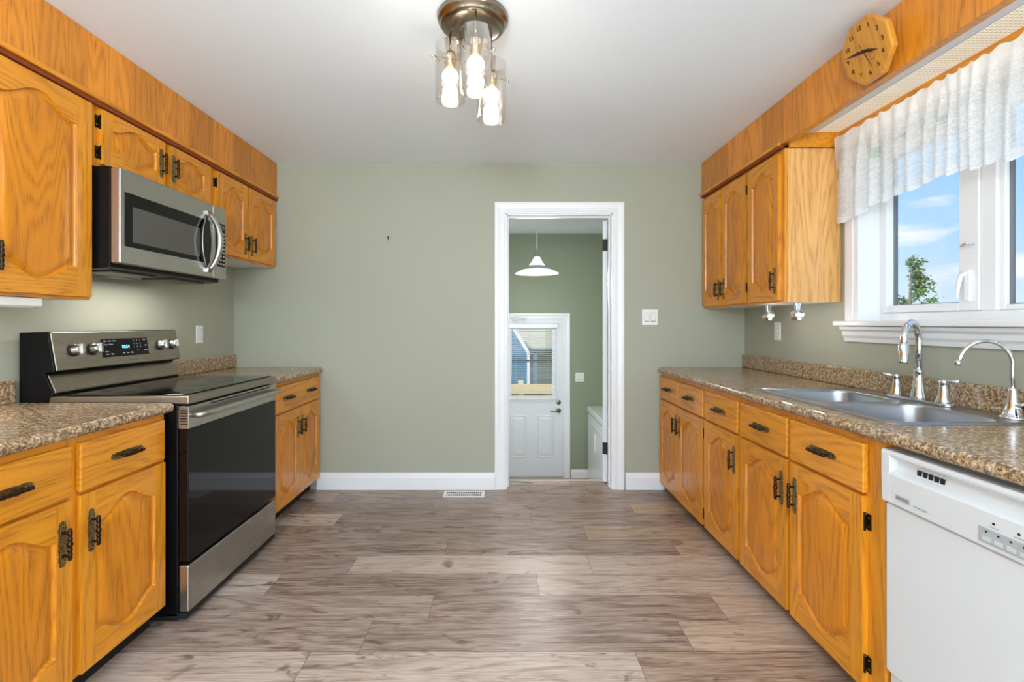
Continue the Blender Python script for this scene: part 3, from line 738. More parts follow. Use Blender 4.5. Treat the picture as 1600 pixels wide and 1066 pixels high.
lcounter(.18, 1.956, 'speckled brown countertop on the near side of the stove')
lcounter(2.733, D-.002, 'short speckled brown countertop in the corner beyond the stove')

# ------------------------------------------------------------------ sink and taps
sk = thing('kitchen_sink', 'double bowl stainless steel sink set into the speckled countertop', 'sink', (0, 0, .9155))
def sink():
    bm = bmesh.new(); mb = MB(); mb.bm.free(); mb.bm = bm; mb.mi(SINKM)
    rim_out = rrect(1.235, 1.765, 1.53, 2.37, .045); bowls = [rrect(1.268, 1.662, 1.566, 1.932, .07), rrect(1.268, 1.662, 1.968, 2.334, .07)]
    def ring(p, z): return [bm.verts.new((x, y, z)) for x, y in p]
    def bridge(a, b, flip=False):
        k = len(a)
        for i in range(k):
            f = bm.faces.new((a[i], a[(i+1) % k], b[(i+1) % k], b[i])); f.smooth = True
    o0 = ring(rim_out, 0); ins = [(1.5+(x-1.5)*.985, 1.95+(y-1.95)*.99) for x, y in rim_out]; o1 = ring(ins, .006); bridge(o0, o1)
    ins2 = [(1.5+(x-1.5)*.955, 1.95+(y-1.95)*.97) for x, y in rim_out]; o2 = ring(ins2, .0025); bridge(o1, o2)
    edges = [bm.edges.get((o2[i], o2[(i+1) % len(o2)])) for i in range(len(o2))]
    for b in bowls:
        cx = sum(p[0] for p in b)/len(b); cy = sum(p[1] for p in b)/len(b)
        sc = lambda s, z: ring([(cx+(x-cx)*s, cy+(y-cy)*s) for x, y in b], z)
        r0 = ring(b, .0025); prev = r0
        for i in range(len(b)): edges.append(bm.edges.new((r0[i], r0[(i+1) % len(b)])) if not bm.edges.get((r0[i], r0[(i+1) % len(b)])) else bm.edges.get((r0[i], r0[(i+1) % len(b)])))
        for s, z in ((.985, -.001), (.975, -.012), (.955, -.14), (.93, -.17), (.86, -.185), (.3, -.190), (.14, -.192)):
            q = sc(s, z); bridge(prev, q); prev = q
        bm.faces.new(prev)
    bmesh.ops.triangle_fill(bm, use_beauty=True, edges=edges)
    return mb.build('basin', sk, fix=True)
sink()
for cy in (1.749, 2.151):
    MB().lathe([(.042, -.188), (.040, -.1845), (.028, -.187), (.008, -.186), (.006, -.182), (0, -.181)], CHROME, 24, M=T(1.465, cy, 0)).build('drain', sk)
zd = .9185
fa = thing('kitchen_faucet', 'tall chrome gooseneck faucet with two lever handles behind the sink', 'faucet', (1.718, 1.976, zd))
mb = MB(); mb.prism(rrect(-.028, .028, -.15, .15, .026), 'z', 0, .012, CHROME); mb.build('deck_plate', fa, bevel=.003)
mb = MB(); mb.lathe([(.030, .012), (.029, .02), (.022, .05), (.018, .10), (.0165, .12), (.0175, .122), (.0175, .127), (.0145, .13)], CHROME, 28)
dx, dy = -.135/.16, -.085/.16; pts = [(0, 0, .125), (0, 0, .22)]
for i in range(13):
    a = PI-PI*i/12; u = .078+.078*math.cos(a); pts.append((dx*u, dy*u, .252+.076*math.sin(a)))
pts.append((dx*.158, dy*.158, .235)); mb.tube(pts, .0125, CHROME, 16)
mb.lathe([(.0125, .245), (.0165, .240), (.0175, .18), (.0185, .172), (.0185, .166), (.015, .164)], CHROME, 20, M=T(dx*.158, dy*.158, 0)); mb.build('spout', fa)
for s, ld in ((1, (-.045, .018)), (-1, (.01, -.055))):
    mb = MB(); mb.lathe([(.026, .012), (.025, .02), (.019, .035), (.0145, .075), (.013, .085), (.015, .088), (.014, .1), (.004, .104)], CHROME, 24, M=T(0, s*.112, 0))
    mb.tube([(0, s*.112, .094), (ld[0]*.5, s*.112+ld[1]*.5, .097), (ld[0], s*.112+ld[1], .101)], [.009, .0075, .0065], CHROME); mb.build('handle', fa)
ff = thing('water_filter_faucet', 'slim chrome arched drinking water faucet beside the sink', 'faucet', (1.726, 1.618, .9185))
mb = MB(); mb.lathe([(.036, 0), (.035, .006), (.031, .010), (.028, .014), (.024, .022), (.017, .05), (.0125, .09), (.011, .10), (.0085, .104)], CHROME, 28); mb.build('base', ff)
pts = [(0, 0, .1), (-.002, 0, .15)]
for i in range(15):
    a = math.radians(8+158*i/14); u = .072-.075*math.cos(PI-a) if False else .074-.074*math.cos(a); pts.append((-u*.96, u*.28-.0, .18+.082*math.sin(a)))
u = .152; pts.append((-u*.96, u*.28, .186)); MB().tube(pts, .0065, CHROME, 12).lathe([(.007, .175), (.010, .178), (.010, .19), (.007, .194)], CHROME, 16, M=T(-u*.96, u*.28, 0)).build('spout', ff)
mb = MB(); mb.tube([(.0, -.01, .045), (.002, -.045, .047)], [.011, .011], CHROME); mb.tube([(.002, -.042, .047), (-.03, -.062, .046)], [.007, .006], BMAT, 10); mb.build('handle', ff)

# ------------------------------------------------------------------ stove
st = thing('stove', 'freestanding stainless steel and black electric stove between the oak base cabinets', 'stove', (-2.0, 1.965, 0), PI/2)
W = .758
mb = MB(); mb.box(0, W, -.655, -.02, .03, .905, BLACK); mb.box(.02, W-.02, -.64, -.06, .002, .03, BMAT); mb.build('body', st, bevel=.004)
BG = [(0, .90), (0, 1.203), (-.119, 1.207), (-.146, 1.040), (-.108, 1.034), (-.108, 1.024), (-.140, .958), (-.140, .946), (-.12, .90)]
mb = MB(); mb.prism(BG, 'x', 0, W, BLACK); mb.build('backguard', st, bevel=.003)
ta = math.atan2(.027, .161)
P = lambda x, h, o=0: T(0, -.150-.0, 1.043) @ RX(-ta) @ T(x, -o, h)
mb = MB(); mb.box(.004, W-.004, -.004, .004, 0, .163, STEEL_B, M=P(0, 0)); mb.build('control_panel', st, bevel=.003)
mb = MB(); mb.prism([(-.112, 1.026), (-.117, 1.027), (-.148, .960), (-.148, .952), (-.140, .952), (-.14, .958)], 'x', .004, W-.004, STEEL_B); mb.build('riser_panel', st, bevel=.0015)
mb = MB(); mb.box(.236, .522, -.0055, -.003, .040, .126, BGLASS, M=P(0, 0)); dsp = mb.build('display', st, bevel=.001)
M0 = lambda x, h, o=.0062: P(x, h, o) @ TXT
text('10:54', .022, LEDBLUE, dsp, 'digits', M0(.375, .085))
lt = MB()
for r_, (s_, x_, h_) in enumerate([('Bake', .258, .116), ('Broil', .284, .116), ('Conv', .312, .116), ('Keep', .262, .100), ('Warm', .29, .100), ('Clean', .262, .066), ('Timer', .262, .054), ('Light', .292, .054), ('Start', .500, .117), ('Off', .505, .087), ('1', .43, .114), ('2', .45, .114), ('3', .47, .114), ('4', .43, .098), ('5', .45, .098), ('6', .47, .098), ('7', .43, .082), ('8', .45, .082), ('9', .47, .082), ('0', .45, .066), ('Set', .36, .055), ('Low', .385, .055), ('High', .41, .055), ('Clear', .502, .063)]):
    text(s_, .0085, GREY, None, '', M0(x_, h_), mb=lt)
lt.build('key_lettering', dsp, fix=False)
text('SAMSUNG', .0125, DKGREY, st, 'brand_lettering', M0(.412, .020, .0045))
for i, x in enumerate((.095, .190, .610, .700)):
    mb = MB(); Mk = P(x, .083, .004) @ RX(PI/2)
    mb.lathe([(.0275, 0), (.0275, .006), (.0245, .009)], BMAT, 28, M=Mk); mb.lathe([(.0245, .004), (.0240, .012), (.022, .018), (.020, .032), (.018, .034)], STEEL, 28, M=Mk)
    mb.box(-.006, .006, -.046, -.008, -.022, .022, STEEL, M=P(x, .083, .002) @ RY(math.radians(8)))
    kn = mb.build('knob', st, bevel=.001)
    tk = MB()
    for a in range(-120, 121, 40): q = math.radians(a); tk.box(-.0012, .0012, -.0005, 0, -.0025, .0025, DKGREY, M=P(x+.036*math.sin(q), .083+.036*math.cos(q), .0042) @ RY(q))
    tk.build('dial_marking', st)
mb = MB(); mb.box(0, W, -.700, -.12, .906, .940, STEEL_B); ck = mb.build('cooktop_frame', st, bevel=.006, seg=3)
mb = MB(); mb.box(.012, W-.012, -.672, -.142, .9405, .9455, BGLASS); gl_ = mb.build('cooktop_glass', st, bevel=.002)
for bx, by, r in ((.20, -.53, .115), (.56, -.53, .09), (.20, -.27, .08), (.56, -.27, .10)):
    mb = MB(); mb.lathe([(r, .9456), (r, .9459), (r-.003, .9459), (r-.003, .9456), (r, .9456)], mat('faint_burner_ring', lin(40,40,42), .2), 48, M=T(bx, by, 0)); mb.build('burner_ring', gl_)
mb = MB(); mb.box(.004, W-.004, -.696, -.655, .806, .898, STEEL)
for i in range(6): mb.box(.0028, .0042, -.690, -.662, .822+i*.011, .828+i*.011, BMAT)
od = mb.build('oven_door', st, bevel=.003)
MB().box(.004, W-.004, -.695, -.655, .255, .805, BGLASS).build('door_glass', od, bevel=.003)
mb = MB(); mb.tube([(.035, -.696, .858), (.035, -.722, .859), (.05, -.735, .860), (.1, -.738, .861), (W-.1, -.738, .861), (W-.05, -.735, .860), (W-.035, -.722, .859), (W-.035, -.696, .858)], .0125, STEEL, 16); mb.build('handle', od)
mb = MB(); mb.box(.15, W-.08, -.6985, -.6955, .886, .891, BMAT); mb.build('vent_slot', od)
mb = MB(); mb.box(.004, W-.004, -.696, -.655, .048, .240, STEEL); mb.build('drawer', st, bevel=.005)
mb = MB(); mb.box(.0, W, -.690, -.60, .022, .045, BMAT); mb.build('kick_strip', st, bevel=.003)
for x in (.05, W-.05):
    for y in (-.6, -.1): MB().lathe([(.018, .0005), (.018, .012), (.008, .014), (.008, .035)], BMAT, 12, M=T(x, y, 0)).build('foot', st)

# ------------------------------------------------------------------ over-the-range microwave
mw = thing('microwave', 'stainless steel over-the-range microwave with bowed handle above the stove', 'microwave', (-2.0195, 1.986, 0), PI/2)
mb = MB(); mb.prism([(-.003, 1.49), (-.003, 1.898), (-.376, 1.898), (-.376, 1.478), (-.33, 1.470), (-.10, 1.470)], 'x', 0, W, BLACK); mb.build('body', mw, bevel=.002)
mb = MB()
for x in (.06, .43): mb.box(x, x+.27, -.33, -.18, 1.462, 1.4695, mat('grease_filter_mesh', lin(96, 92, 84), .4, .6))
mb.box(.30, .46, -.13, -.07, 1.465, 1.4695, mat('dull_lamp_lens', lin(150, 150, 140), .3)); mb.build('grease_filter', mw, bevel=.002)
light('microwave_fill', 'AREA', (-1.80, 2.45, 1.455), 3.2, (1, .98, .93), .5, (0, 0, PI/2), .08)  # fill added to brighten the wall under the microwave
mb = MB(); mb.box(.0, .632, -.42, -.378, 1.493, 1.893, STEEL); dr = mb.build('door', mw, bevel=.006, seg=3)
mb = MB(); mb.box(.022, .602, -.4222, -.419, 1.567, 1.797, BGLASS); wn = mb.build('door_glass', dr, bevel=.001)
MB().box(.064, .515, -.4235, -.4215, 1.590, 1.742, mat('grey_screened_glass', lin(84, 80, 76), .12)).build('window_screen', dr, bevel=.001)
mb = MB(); pts = []
for i in range(17): t = -1+i/8; pts.append((.585, -.421-.062*(1-t*t)**.8-.004, 1.682+t*.158))
mb.tube(pts, [.012+.005*(1-abs(-1+i/8)) for i in range(17)], STEEL, 14)
for z in (1.53, 1.834): mb.box(.57, .60, -.432, -.419, z-.012, z+.012, STEEL)
mb.build('handle', dr)
lens = [(.572-.036*(1-(i/8-1)**2), 1.682+(i/8-1)*.146) for i in range(17)]+[(.572+.040*(1-(1-i/8)**2), 1.682+(1-i/8)*.146) for i in range(1, 16)]
MB().prism(lens, 'y', -.4234, -.419, BGLASS).build('handle_recess', dr)
mb = MB(); pts = []
for i in range(17): t = -1+i/8; pts.append((.572-.035*(1-t*t), -.4225, 1.682+t*.145))
mb.tube(pts, .003, STEEL, 8); mb.build('arc_trim', dr)
mb = MB(); mb.box(.635, W, -.42, -.378, 1.493, 1.893, STEEL); cp = mb.build('control_column', mw, bevel=.006, seg=3)
mb = MB(); mb.box(.656, W-.012, -.4222, -.419, 1.56, 1.805, BGLASS); mb.build('keypad', cp, bevel=.001)
kb = MB()
for r_ in range(9):
    for c_ in range(3): kb.box(.667+c_*.026, .667+c_*.026+.016, -.4229, -.4220, 1.572+r_*.0215, 1.572+r_*.0215+.009, GREY)
kb.box(.67, .735, -.4229, -.4220, 1.772, 1.795, DKGREY); kb.build('keypad_lettering', cp)

# ------------------------------------------------------------------ dishwasher
dw = thing('dishwasher', 'white built-in dishwasher with row of buttons under the countertop', 'dishwasher', (XR, 1.471, 0), -PI/2)
mb = MB(); mb.box(.006, .594, -.575, -.02, .02, .868, mat('grey_tub', lin(150, 152, 154), .5)); mb.build('body', dw)
mb = MB(); mb.box(.003, .597, -.626, -.577, .178, .692, APPL); mb.build('door', dw, bevel=.005, seg=3)
mb = MB(); cpf = [(-.577, .697), (-.633, .697), (-.638, .703), (-.640, .787), (-.636, .793), (-.618, .803), (-.613, .826), (-.620, .834), (-.638, .841), (-.640, .848), (-.637, .858), (-.577, .860)]
mb.prism(cpf, 'x', .034, .566, APPL)
full = [(-.577, .697), (-.633, .697), (-.638, .703), (-.640, .787), (-.640, .848), (-.637, .858), (-.577, .860)]
mb.prism(full, 'x', .003, .034, APPL); mb.prism(full, 'x', .566, .597, APPL); pn = mb.build('control_panel', dw, bevel=.0015)
mb = MB()
for i in range(5): mb.box(.106+i*.018, .106+i*.018+.013, -.6182, -.612, .806, .821, BMAT)
mb.build('vent_slot', pn)
text('KENMORE', .0095, DKGREY, pn, 'brand_lettering', T(.082, -.6405, .727) @ TXT)
bb = MB(); bb.box(.058, .106, -.6408, -.6398, .7195, .7345, GREY); bb.build('badge', pn)
text('ULTRA WASH', .007, GREY, pn, 'model_lettering', T(.142, -.6405, .722) @ TXT)
mb = MB(); mb.box(.305, .52, -.6412, -.639, .712, .748, GREY); bp = mb.build('button_strip', pn, bevel=.001)
bt = MB(); pr_ = mat('pale_button', lin(205, 208, 210), .35)
for i in range(7): bt.box(.316+i*.028, .316+i*.028+.019, -.6425, -.641, .718, .728, pr_); bt.box(.322+i*.028, .327+i*.028, -.6422, -.641, .738, .742, BMAT)
bt.build('button', bp)
bt = MB()
for i in range(4): bt.box(.338+i*.056, .343+i*.056, -.6412, -.6395, .762, .767, BMAT); bt.box(.330+i*.056, .352+i*.056, -.6406, -.6395, .754, .7565, GREY)
bt.build('indicator', pn)
mb = MB(); mb.box(.003, .597, -.612, -.56, .008, .170, APPL); mb.build('kick_panel', dw, bevel=.004)

# ------------------------------------------------------------------ clock
cl = thing('wall_clock', 'eight-sided wooden wall clock with dark hands, leaning off the oak bulkhead', 'clock', (1.400, 1.852, 2.300), -PI/2)
cl.rotation_euler = (math.radians(15), 0, -PI/2)
OAK_C = oak('pale_clock_wood', 'z', lin(218, 150, 52), lin(180, 104, 26), rough=.3)
octo = lambda r: [(r*math.cos(math.radians(22.5+45*i)), r*math.sin(math.radians(22.5+45*i))) for i in range(8)]
mb = MB(); mb.prism(octo(.126), 'y', 0, .026, OAK_C); mb.build('case', cl, bevel=.006, seg=2)
nb = MB()
for i in range(1, 13):
    a = math.radians(90-30*i); text(str(i), .024, BRASS_D, None, '', T(.088*math.cos(a), -.0008, .088*math.sin(a)) @ TXT, depth=.0008, mb=nb)
nb.mats = [BMAT]; nb.build('numerals', cl, fix=False)
def hand(name, ang, L, wd, tail, y):
    mb = MB(); mb.prism([(0, wd*.35), (L*.25, wd), (L, 0), (L*.25, -wd), (0, -wd*.35), (-tail, -wd*.3), (-tail, wd*.3)], 'y', y, y-.0012, mat('dark_clock_hand', lin(52, 20, 14), .3), M=RY(-ang)); mb.build(name, cl)
hand('minute_hand', math.radians(168), .098, .006, .018, -.005); hand('hour_hand', math.radians(-23), .070, .0065, .014, -.003); hand('second_hand', math.radians(-73), .080, .0016, .035, -.007)
MB().lathe([(.006, 0), (.006, .009), (.003, .0105)], BMAT, 14, M=RX(PI/2)).build('hub', cl)
mb = MB(); pts = [(.028+.013*math.cos(t*.5)*(1+.25*math.sin(t*1.7)), -.001, -.034+.012*math.sin(t*.5)*(1+.3*math.cos(t*2.1))) for t in range(13)]; mb.tube(pts, .0007, mat('engraved_line', lin(150, 88, 36), .5), 5); mb.build('engraving', cl)
mb = MB(); mb.box(-.03, .03, .027, .040, .02, .07, BMAT); mb.build('hanging_bracket', cl)

# ------------------------------------------------------------------ valance curtain
cr_ = thing('curtain_rod', 'white curtain rod carrying the sheer valance over the window', 'curtain rod', (1.742, 0, 2.180))
MB().tube([(0, 2.488, 0), (0, .30, 0)], .006, PVC, 12).build('rod', cr_)
for y in (2.484, .31): MB().box(-.004, .055, y-.003, y+.003, -.012, .012, PVC).build('bracket', cr_, bevel=.001)
def valance():
    bm = bmesh.new(); NX, NZ = 620, 26; y0, y1 = 2.492, .29; uv = bm.loops.layers.uv.new('UVMap'); V = []; UV = []
    r = random.Random(5); ph = 0; phs = []
    for i in range(NX+1): phs.append(ph); ph += (y0-y1)/NX/ (.076+.022*math.sin(i*.021+1)+.014*math.sin(i*.055))
    for i in range(NX+1):
        t = i/NX; y = y0+(y1-y0)*t; p = phs[i]; fr = p % 1
        tri = smooth(fr/.72) if fr < .72 else 1-smooth((fr-.72)/.28)
        k = int(p); dep = .018+.020*((k*37 % 11)/11)
        drop = .392+.012*math.sin(t*17)+.014*((k*53 % 7)/7-.5)+.016*tri-.018*t+.05*(1-smooth(t*7))
        if y > 2.38: drop -= .0
        row = []
        for j in range(NZ+1):
            s = j/NZ; z = 2.205-s*drop
            amp = dep*(.28+.72*smooth((s-.05)/.5))
            if s < .10: amp *= .5
            x = 1.722-(tri-.5)*amp*1.3+.004*math.sin(p*5.1+s*3)
            if abs(z-2.180) < .012: x = min(x, 1.7345)
            if s < .05: z += .006*math.sin(p*2*PI)
            if s > .96: z -= .007*abs(math.sin(p*2*PI*1.5))
            x = min(x, 1.768)
            row.append(bm.verts.new((x, y+(tri-.5)*.006*s, z))); UV
        V.append(row)
    for i in range(NX):
        for j in range(NZ):
            f = bm.faces.new((V[i][j], V[i][j+1], V[i+1][j+1], V[i+1][j])); f.smooth = True
            for lp, (a, b) in zip(f.loops, ((i, j), (i, j+1), (i+1, j+1), (i+1, j))): lp[uv].uv = (a/NX*3.2, 1-b/NZ)
    me = bpy.data.meshes.new('valance'); bm.to_mesh(me); bm.free(); me.materials.append(LACE)
    o = bpy.data.objects.new('valance_curtain', me); C.objects.link(o)
    tag(o, 'sheer white pleated valance with open weave and small flower sprigs over the window', 'curtain')
valance()

# ------------------------------------------------------------------ ceiling light with three glass cylinders
cx, cy = -.123, 1.87
lf = thing('ceiling_light', 'nickel ceiling light with three clear glass cylinders of lit bulbs', 'ceiling light', (cx, cy, 0))
mb = MB(); mb.lathe([(.138, H-.0005), (.139, H-.012), (.134, H-.022), (.128, H-.026), (.126, H-.034), (.120, H-.040), (.10, H-.046), (.05, H-.050), (0, H-.051)], NICKEL, 64); mb.build('canopy', lf)
for ox, oy, zb in ((-.093, .035, 2.128), (.017, -.105, 2.100), (.071, .030, 2.052)):
    hgt = .225; zt = zb+hgt
    mb = MB(); mb.tube([(ox, oy, H-.044), (ox, oy, zt-.03)], .004, NICKEL, 10)
    mb.lathe([(.006, zt-.02), (.020, zt-.030), (.022, zt-.036), (.022, zt-.075), (.018, zt-.080), (.018, zt-.092), (.010, zt-.094)], mat('socket_brass', lin(196, 168, 120), .25, 1.0), 24, M=T(ox, oy, 0)); 
    for a in (0.35, 0.35+PI):
        ex, ey = .064*math.cos(a), .064*math.sin(a); mb.tube([(ox+.02*math.cos(a), oy+.02*math.sin(a), zt-.055), (ox+ex, oy+ey, zt-.055)], .0022, NICKEL, 8)
        mb.lathe([(.0045, 0), (.007, .003), (.007, .009), (.004, .012)], CHROME, 14, M=T(ox+ex, oy+ey, zt-.055) @ RZ(a) @ RY(PI/2))
    s_ = mb.build('lamp_holder', lf)
    mb = MB(); mb.lathe([(.0585, zb), (.0585, zt), (.0560, zt), (.0560, zb), (.0585, zb)], GLASS2, 48, M=T(ox, oy, 0)); mb.build('glass_shade', lf, fix=False)
    mb = MB(); z = zt-.092
    mb.lathe([(.013, z+.002), (.0135, z-.004)]+[(.0325*math.sin(math.radians(a)), z-.034+.0325*math.cos(math.radians(a))) for a in range(25, 158, 12)]+[(.0315*math.sin(math.radians(a)), z-.097+.0315*math.cos(math.radians(a))) for a in range(24, 181, 12)], BULB, 28, M=T(ox, oy, 0)); mb.build('bulb', s_)
    light('bulb_light', 'POINT', (cx+ox, cy+oy, zb-.03), 1.6, (1, .93, .82), radius=.05)

# ------------------------------------------------------------------ entry pendant
pd = thing('pendant_lamp', 'white conical pendant lamp hanging in the green entry beyond the doorway', 'pendant lamp', (.329, 4.8, 0))
MB().tube([(0, 0, 2.424), (0, 0, 1.97)], .004, PVC, 8).build('cord', pd)
MB().lathe([(.05, 2.4245), (.048, 2.410), (.012, 2.40), (0, 2.40)], PVC, 24).build('canopy', pd)
MB().lathe([(.006, 1.985), (.014, 1.975), (.022, 1.94), (.030, 1.915), (.028, 1.905), (.0, 1.904)], mat('grey_lamp_cap', lin(150, 166, 150), .4), 24).build('cap', pd)
MB().lathe([(.030, 1.912), (.052, 1.868), (.085, 1.822), (.083, 1.820), (.050, 1.866), (.028, 1.910)], GLOW_SHADE, 48, cap=False).build('shade_neck', pd, fix=False)
MB().lathe([(.085, 1.822), (.115, 1.800), (.150, 1.782), (.150, 1.779), (.083, 1.819)], mat('frosted_grey_band', lin(196, 204, 200), .4), 48, cap=False).build('shade_band', pd, fix=False)
MB().lathe([(.150, 1.782), (.190, 1.763), (.219, 1.748), (.219, 1.743), (.188, 1.757), (.150, 1.776)], GLOW_SHADE, 64, cap=False).build('shade', pd, fix=False)
MB().lathe([(0, 1.862), (.022, 1.85), (.032, 1.815), (.022, 1.785), (0, 1.775)], BULB, 24).build('bulb', pd)
light('pendant_light', 'POINT', (.329, 4.8, 1.66), 30, (1, .98, .95), radius=.2)

# ------------------------------------------------------------------ small fixed things
def plate(name, label, cat, loc, rz, w_, h_, kind):
    t = thing(name, label, cat, loc, rz); MB().box(-w_/2, w_/2, -.006, 0, -h_/2, h_/2, PLAST).build('cover_plate', t, bevel=.003)
    if kind == 'switch2':
        for x in (-.024, .024):
            MB().box(x-.0175, x+.0175, -.0075, -.005, -.035, .035, mat('switch_gap', lin(170, 170, 166), .5)).build('rocker_frame', t); MB().prism([(-.007, -.032), (-.0125, .032), (-.007, .033)], 'x', x-.0155, x+.0155, PLAST).build('rocker', t, bevel=.001)
    if kind == 'switch1' or kind == 'outlet':
        MB().box(-.0175, .0175, -.0078, -.005, -.035, .035, mat('switch_gap', lin(170, 170, 166), .5)).build('socket_frame' if kind == 'outlet' else 'rocker_frame', t)
        MB().box(-.0155, .0155, -.0095, -.007, -.033, .033, PLAST).build('socket_face' if kind == 'outlet' else 'rocker', t, bevel=.001)
        if kind == 'outlet':
            mb = MB()
            for z in (-.017, .017):
                mb.box(-.007, -.005, -.0098, -.0092, z-.004, z+.004, BMAT); mb.box(.005, .007, -.0098, -.0092, z-.004, z+.004, BMAT)
            mb.build('socket_groove', t)
    for z in (-h_/2+.012, h_/2-.012): MB().lathe([(.003, 0), (.002, .001)], GREY, 8, M=T(0, -.006, z) @ RX(PI/2)).build('screw', t)
    return t
plate('light_switch', 'white double rocker switch on the sage wall between doorway and wall cabinets', 'light switch', (1.089, D, 1.288), 0, .117, .117, 'switch2')
plate('light_switch', 'white double switch on the green entry wall beside the back door', 'light switch', (.990, D2, .54), 0, .115, .117, 'switch2')
plate('wall_outlet', 'white outlet on the sage wall above the corner counter beyond the stove', 'outlet', (XL, 3.16, 1.17), PI/2, .07, .117, 'outlet')
plate('wall_outlet', 'white outlet under the wall cabinets above the long sink counter', 'outlet', (XR, 3.137, 1.19), -PI/2, .07, .117, 'outlet')
tag(MB().lathe([(.0022, -.002), (.0022, .012), (.006, .013), (.006, .015)], BMAT, 10, M=T(0, 0, .008) @ RX(PI/2)).box(-.0022, .0022, -.01, 0, -.012, .012, BMAT).build('wall_hook', loc=(-.867, D, 1.878)), 'tiny dark picture hook alone on the sage wall', 'hook')
rg = thing('floor_register', 'white slotted heating register in the plank floor by the baseboard', 'floor vent', (-.292, 3.466, 0))
mb = MB(); mb.box(-.148, .148, -.062, -.042, .0003, .005, PLAST); mb.box(-.148, .148, .042, .062, .0003, .005, PLAST); mb.box(-.148, -.128, -.042, .042, .0003, .005, PLAST); mb.box(.128, .148, -.042, .042, .0003, .005, PLAST)
for i in range(17): mb.box(-.128+i*.0152+.0095, -.128+i*.0152+.0135, -.042, .042, .0003, .0042, PLAST)
mb.box(-.128, .128, -.003, .003, .0003, .0044, PLAST); mb.build('grille', rg); MB().box(-.128, .128, -.042, .042, .0002, .0008, BMAT).build('duct_opening', rg)
ub = thing('under_cabinet_light', 'white strip light under the tall wall cabinet beside the microwave', 'strip light', (-1.78, 1.50, 1.337))
MB().box(-.05, .045, -.30, .295, -.034, 0, PLAST).build('housing', ub, bevel=.006, seg=3); MB().box(-.04, .03, -.28, .275, -.038, -.0335, mat('opal_lens', lin(230, 230, 226), .3)).build('lens', ub, bevel=.002)
light('strip_fill', 'AREA', (-1.79, 1.50, 1.296), 2.0, (1, .98, .95), .08, (0, 0, 0), .55)  # fill added below the unlit strip fixture to brighten the wall
def spot(y, label):
    t = thing('puck_spotlight', label, 'spotlight', (1.60, y, 1.354))
    light('puck_lamp', 'POINT', (1.60, y-.03, 1.255), .6, (1, .97, .92), radius=.02)
    MB().prism([(-.016, 0), (.016, 0), (.013, -.012), (.010, -.045), (-.010, -.045), (-.013, -.012)], 'y', -.012, .012, CHROME).build('bracket', t, bevel=.002)
    mb = MB(); mb.lathe([(.024, -.03), (.027, -.024), (.027, .018), (.023, .028), (.019, .028), (.017, .022)], CHROME, 28, M=T(0, 0, -.068) @ RX(math.radians(84))); mb.build('lamp_head', t)
    MB().lathe([(.0165, .020), (.012, .0235), (0, .0245)], mat('bright_lens', lin(240, 240, 240), .2), 20, M=T(0, 0, -.068) @ RX(math.radians(84))).build('lens', t)
spot(2.605, 'small chrome spotlight under the single wall cabinet, nearer the window'); spot(2.89, 'small chrome spotlight under the wall cabinets, nearer the doorway')

# white chest freezer on the landing
cf = thing('chest_freezer', 'white chest freezer in the entry beside the back door', 'freezer', (1.085, 5.12, ZL))
mb = MB(); mb.box(0, .60, 0, 1.09, .03, .86, APPL); mb.build('body', cf, bevel=.008); MB().box(-.006, .61, -.008, 1.098, .875, .95, APPL).build('lid', cf, bevel=.012, seg=3)
MB().box(-.012, 0, .08, 1.0, .14, .80, APPL).build('front_panel', cf, bevel=.006)
MB().box(-.032, -.012, .475, .50, .50, .72, APPL).build('handle', cf, bevel=.006); MB().box(.03, .57, .03, 1.06, .0, .03, BMAT).build('base', cf)

# ------------------------------------------------------------------ outdoors
GZ = -1.35
def siding(name, col, step=.13):
    m = mat(name, col, .6); t = NT(m); sx = t.new('ShaderNodeSeparateXYZ'); t.link(t.new('ShaderNodeNewGeometry').outputs['Position'], sx.inputs[0])
    f = t.math('FRACT', t.math('MULTIPLY', sx.outputs['Z'], 1/step));     t.link(t.ramp(f, [(0, tuple(c*.62 for c in col[:3])+(1,)), (.10, col)]), t.b.inputs['Base Color']); return m
TEAL = siding('teal_siding', lin(64, 118, 148)); BEIGE = siding('beige_siding', lin(214, 204, 180), .2)
def ground():
    m = mat('lawn_and_dirt', G(.2), .9); t = NT(m); p = t.new('ShaderNodeNewGeometry').outputs['Position']
    t.link(t.ramp(t.noise(p, .4, 5), [(.35, lin(120, 134, 70)), (.6, lin(176, 158, 118))]), t.b.inputs['Base Color']); return m
struct(MB().box(-60, 90, -30, 160, GZ-.2, GZ, ground()).build('ground'))
th = thing('beige_house', 'beige sided neighbour house with dark green trim seen through the back door blind', 'house', (0, 14, GZ))
mb = MB(); mb.box(-4, 9, 0, 6, 0, 4.2, BEIGE); mb.build('wall', th)
MB().prism([(-.4, 4.1), (3, 6.0), (6.4, 4.1), (6.4, 4.25), (3, 6.2), (-.4, 4.25)], 'x', -4.4, 9.4, mat('brown_shingles', lin(112, 98, 88), .8)).build('roof', th)
MB().box(.62, 3.2, -.35, .0, 1.72, 1.87, mat('dark_green_trim', lin(62, 92, 88), .5)).build('porch_beam', th); MB().box(.83, .95, -.33, -.20, 0, 1.72, PVC).build('porch_post', th)
MB().box(1.9, 2.8, -.03, 0, .9, 1.6, BGLASS).build('window', th)
ts = thing('teal_shed', 'teal sided gable shed with white rake board seen through the back door blind', 'shed', (0, 10.5, GZ))
mb = MB(); mb.prism([(-2.2, 0), (.52, 0), (.52, 1.98), (.14, 2.55), (-.85, 3.6), (-2.2, 2.0)], 'y', 0, 2.5, TEAL); mb.build('wall', ts)
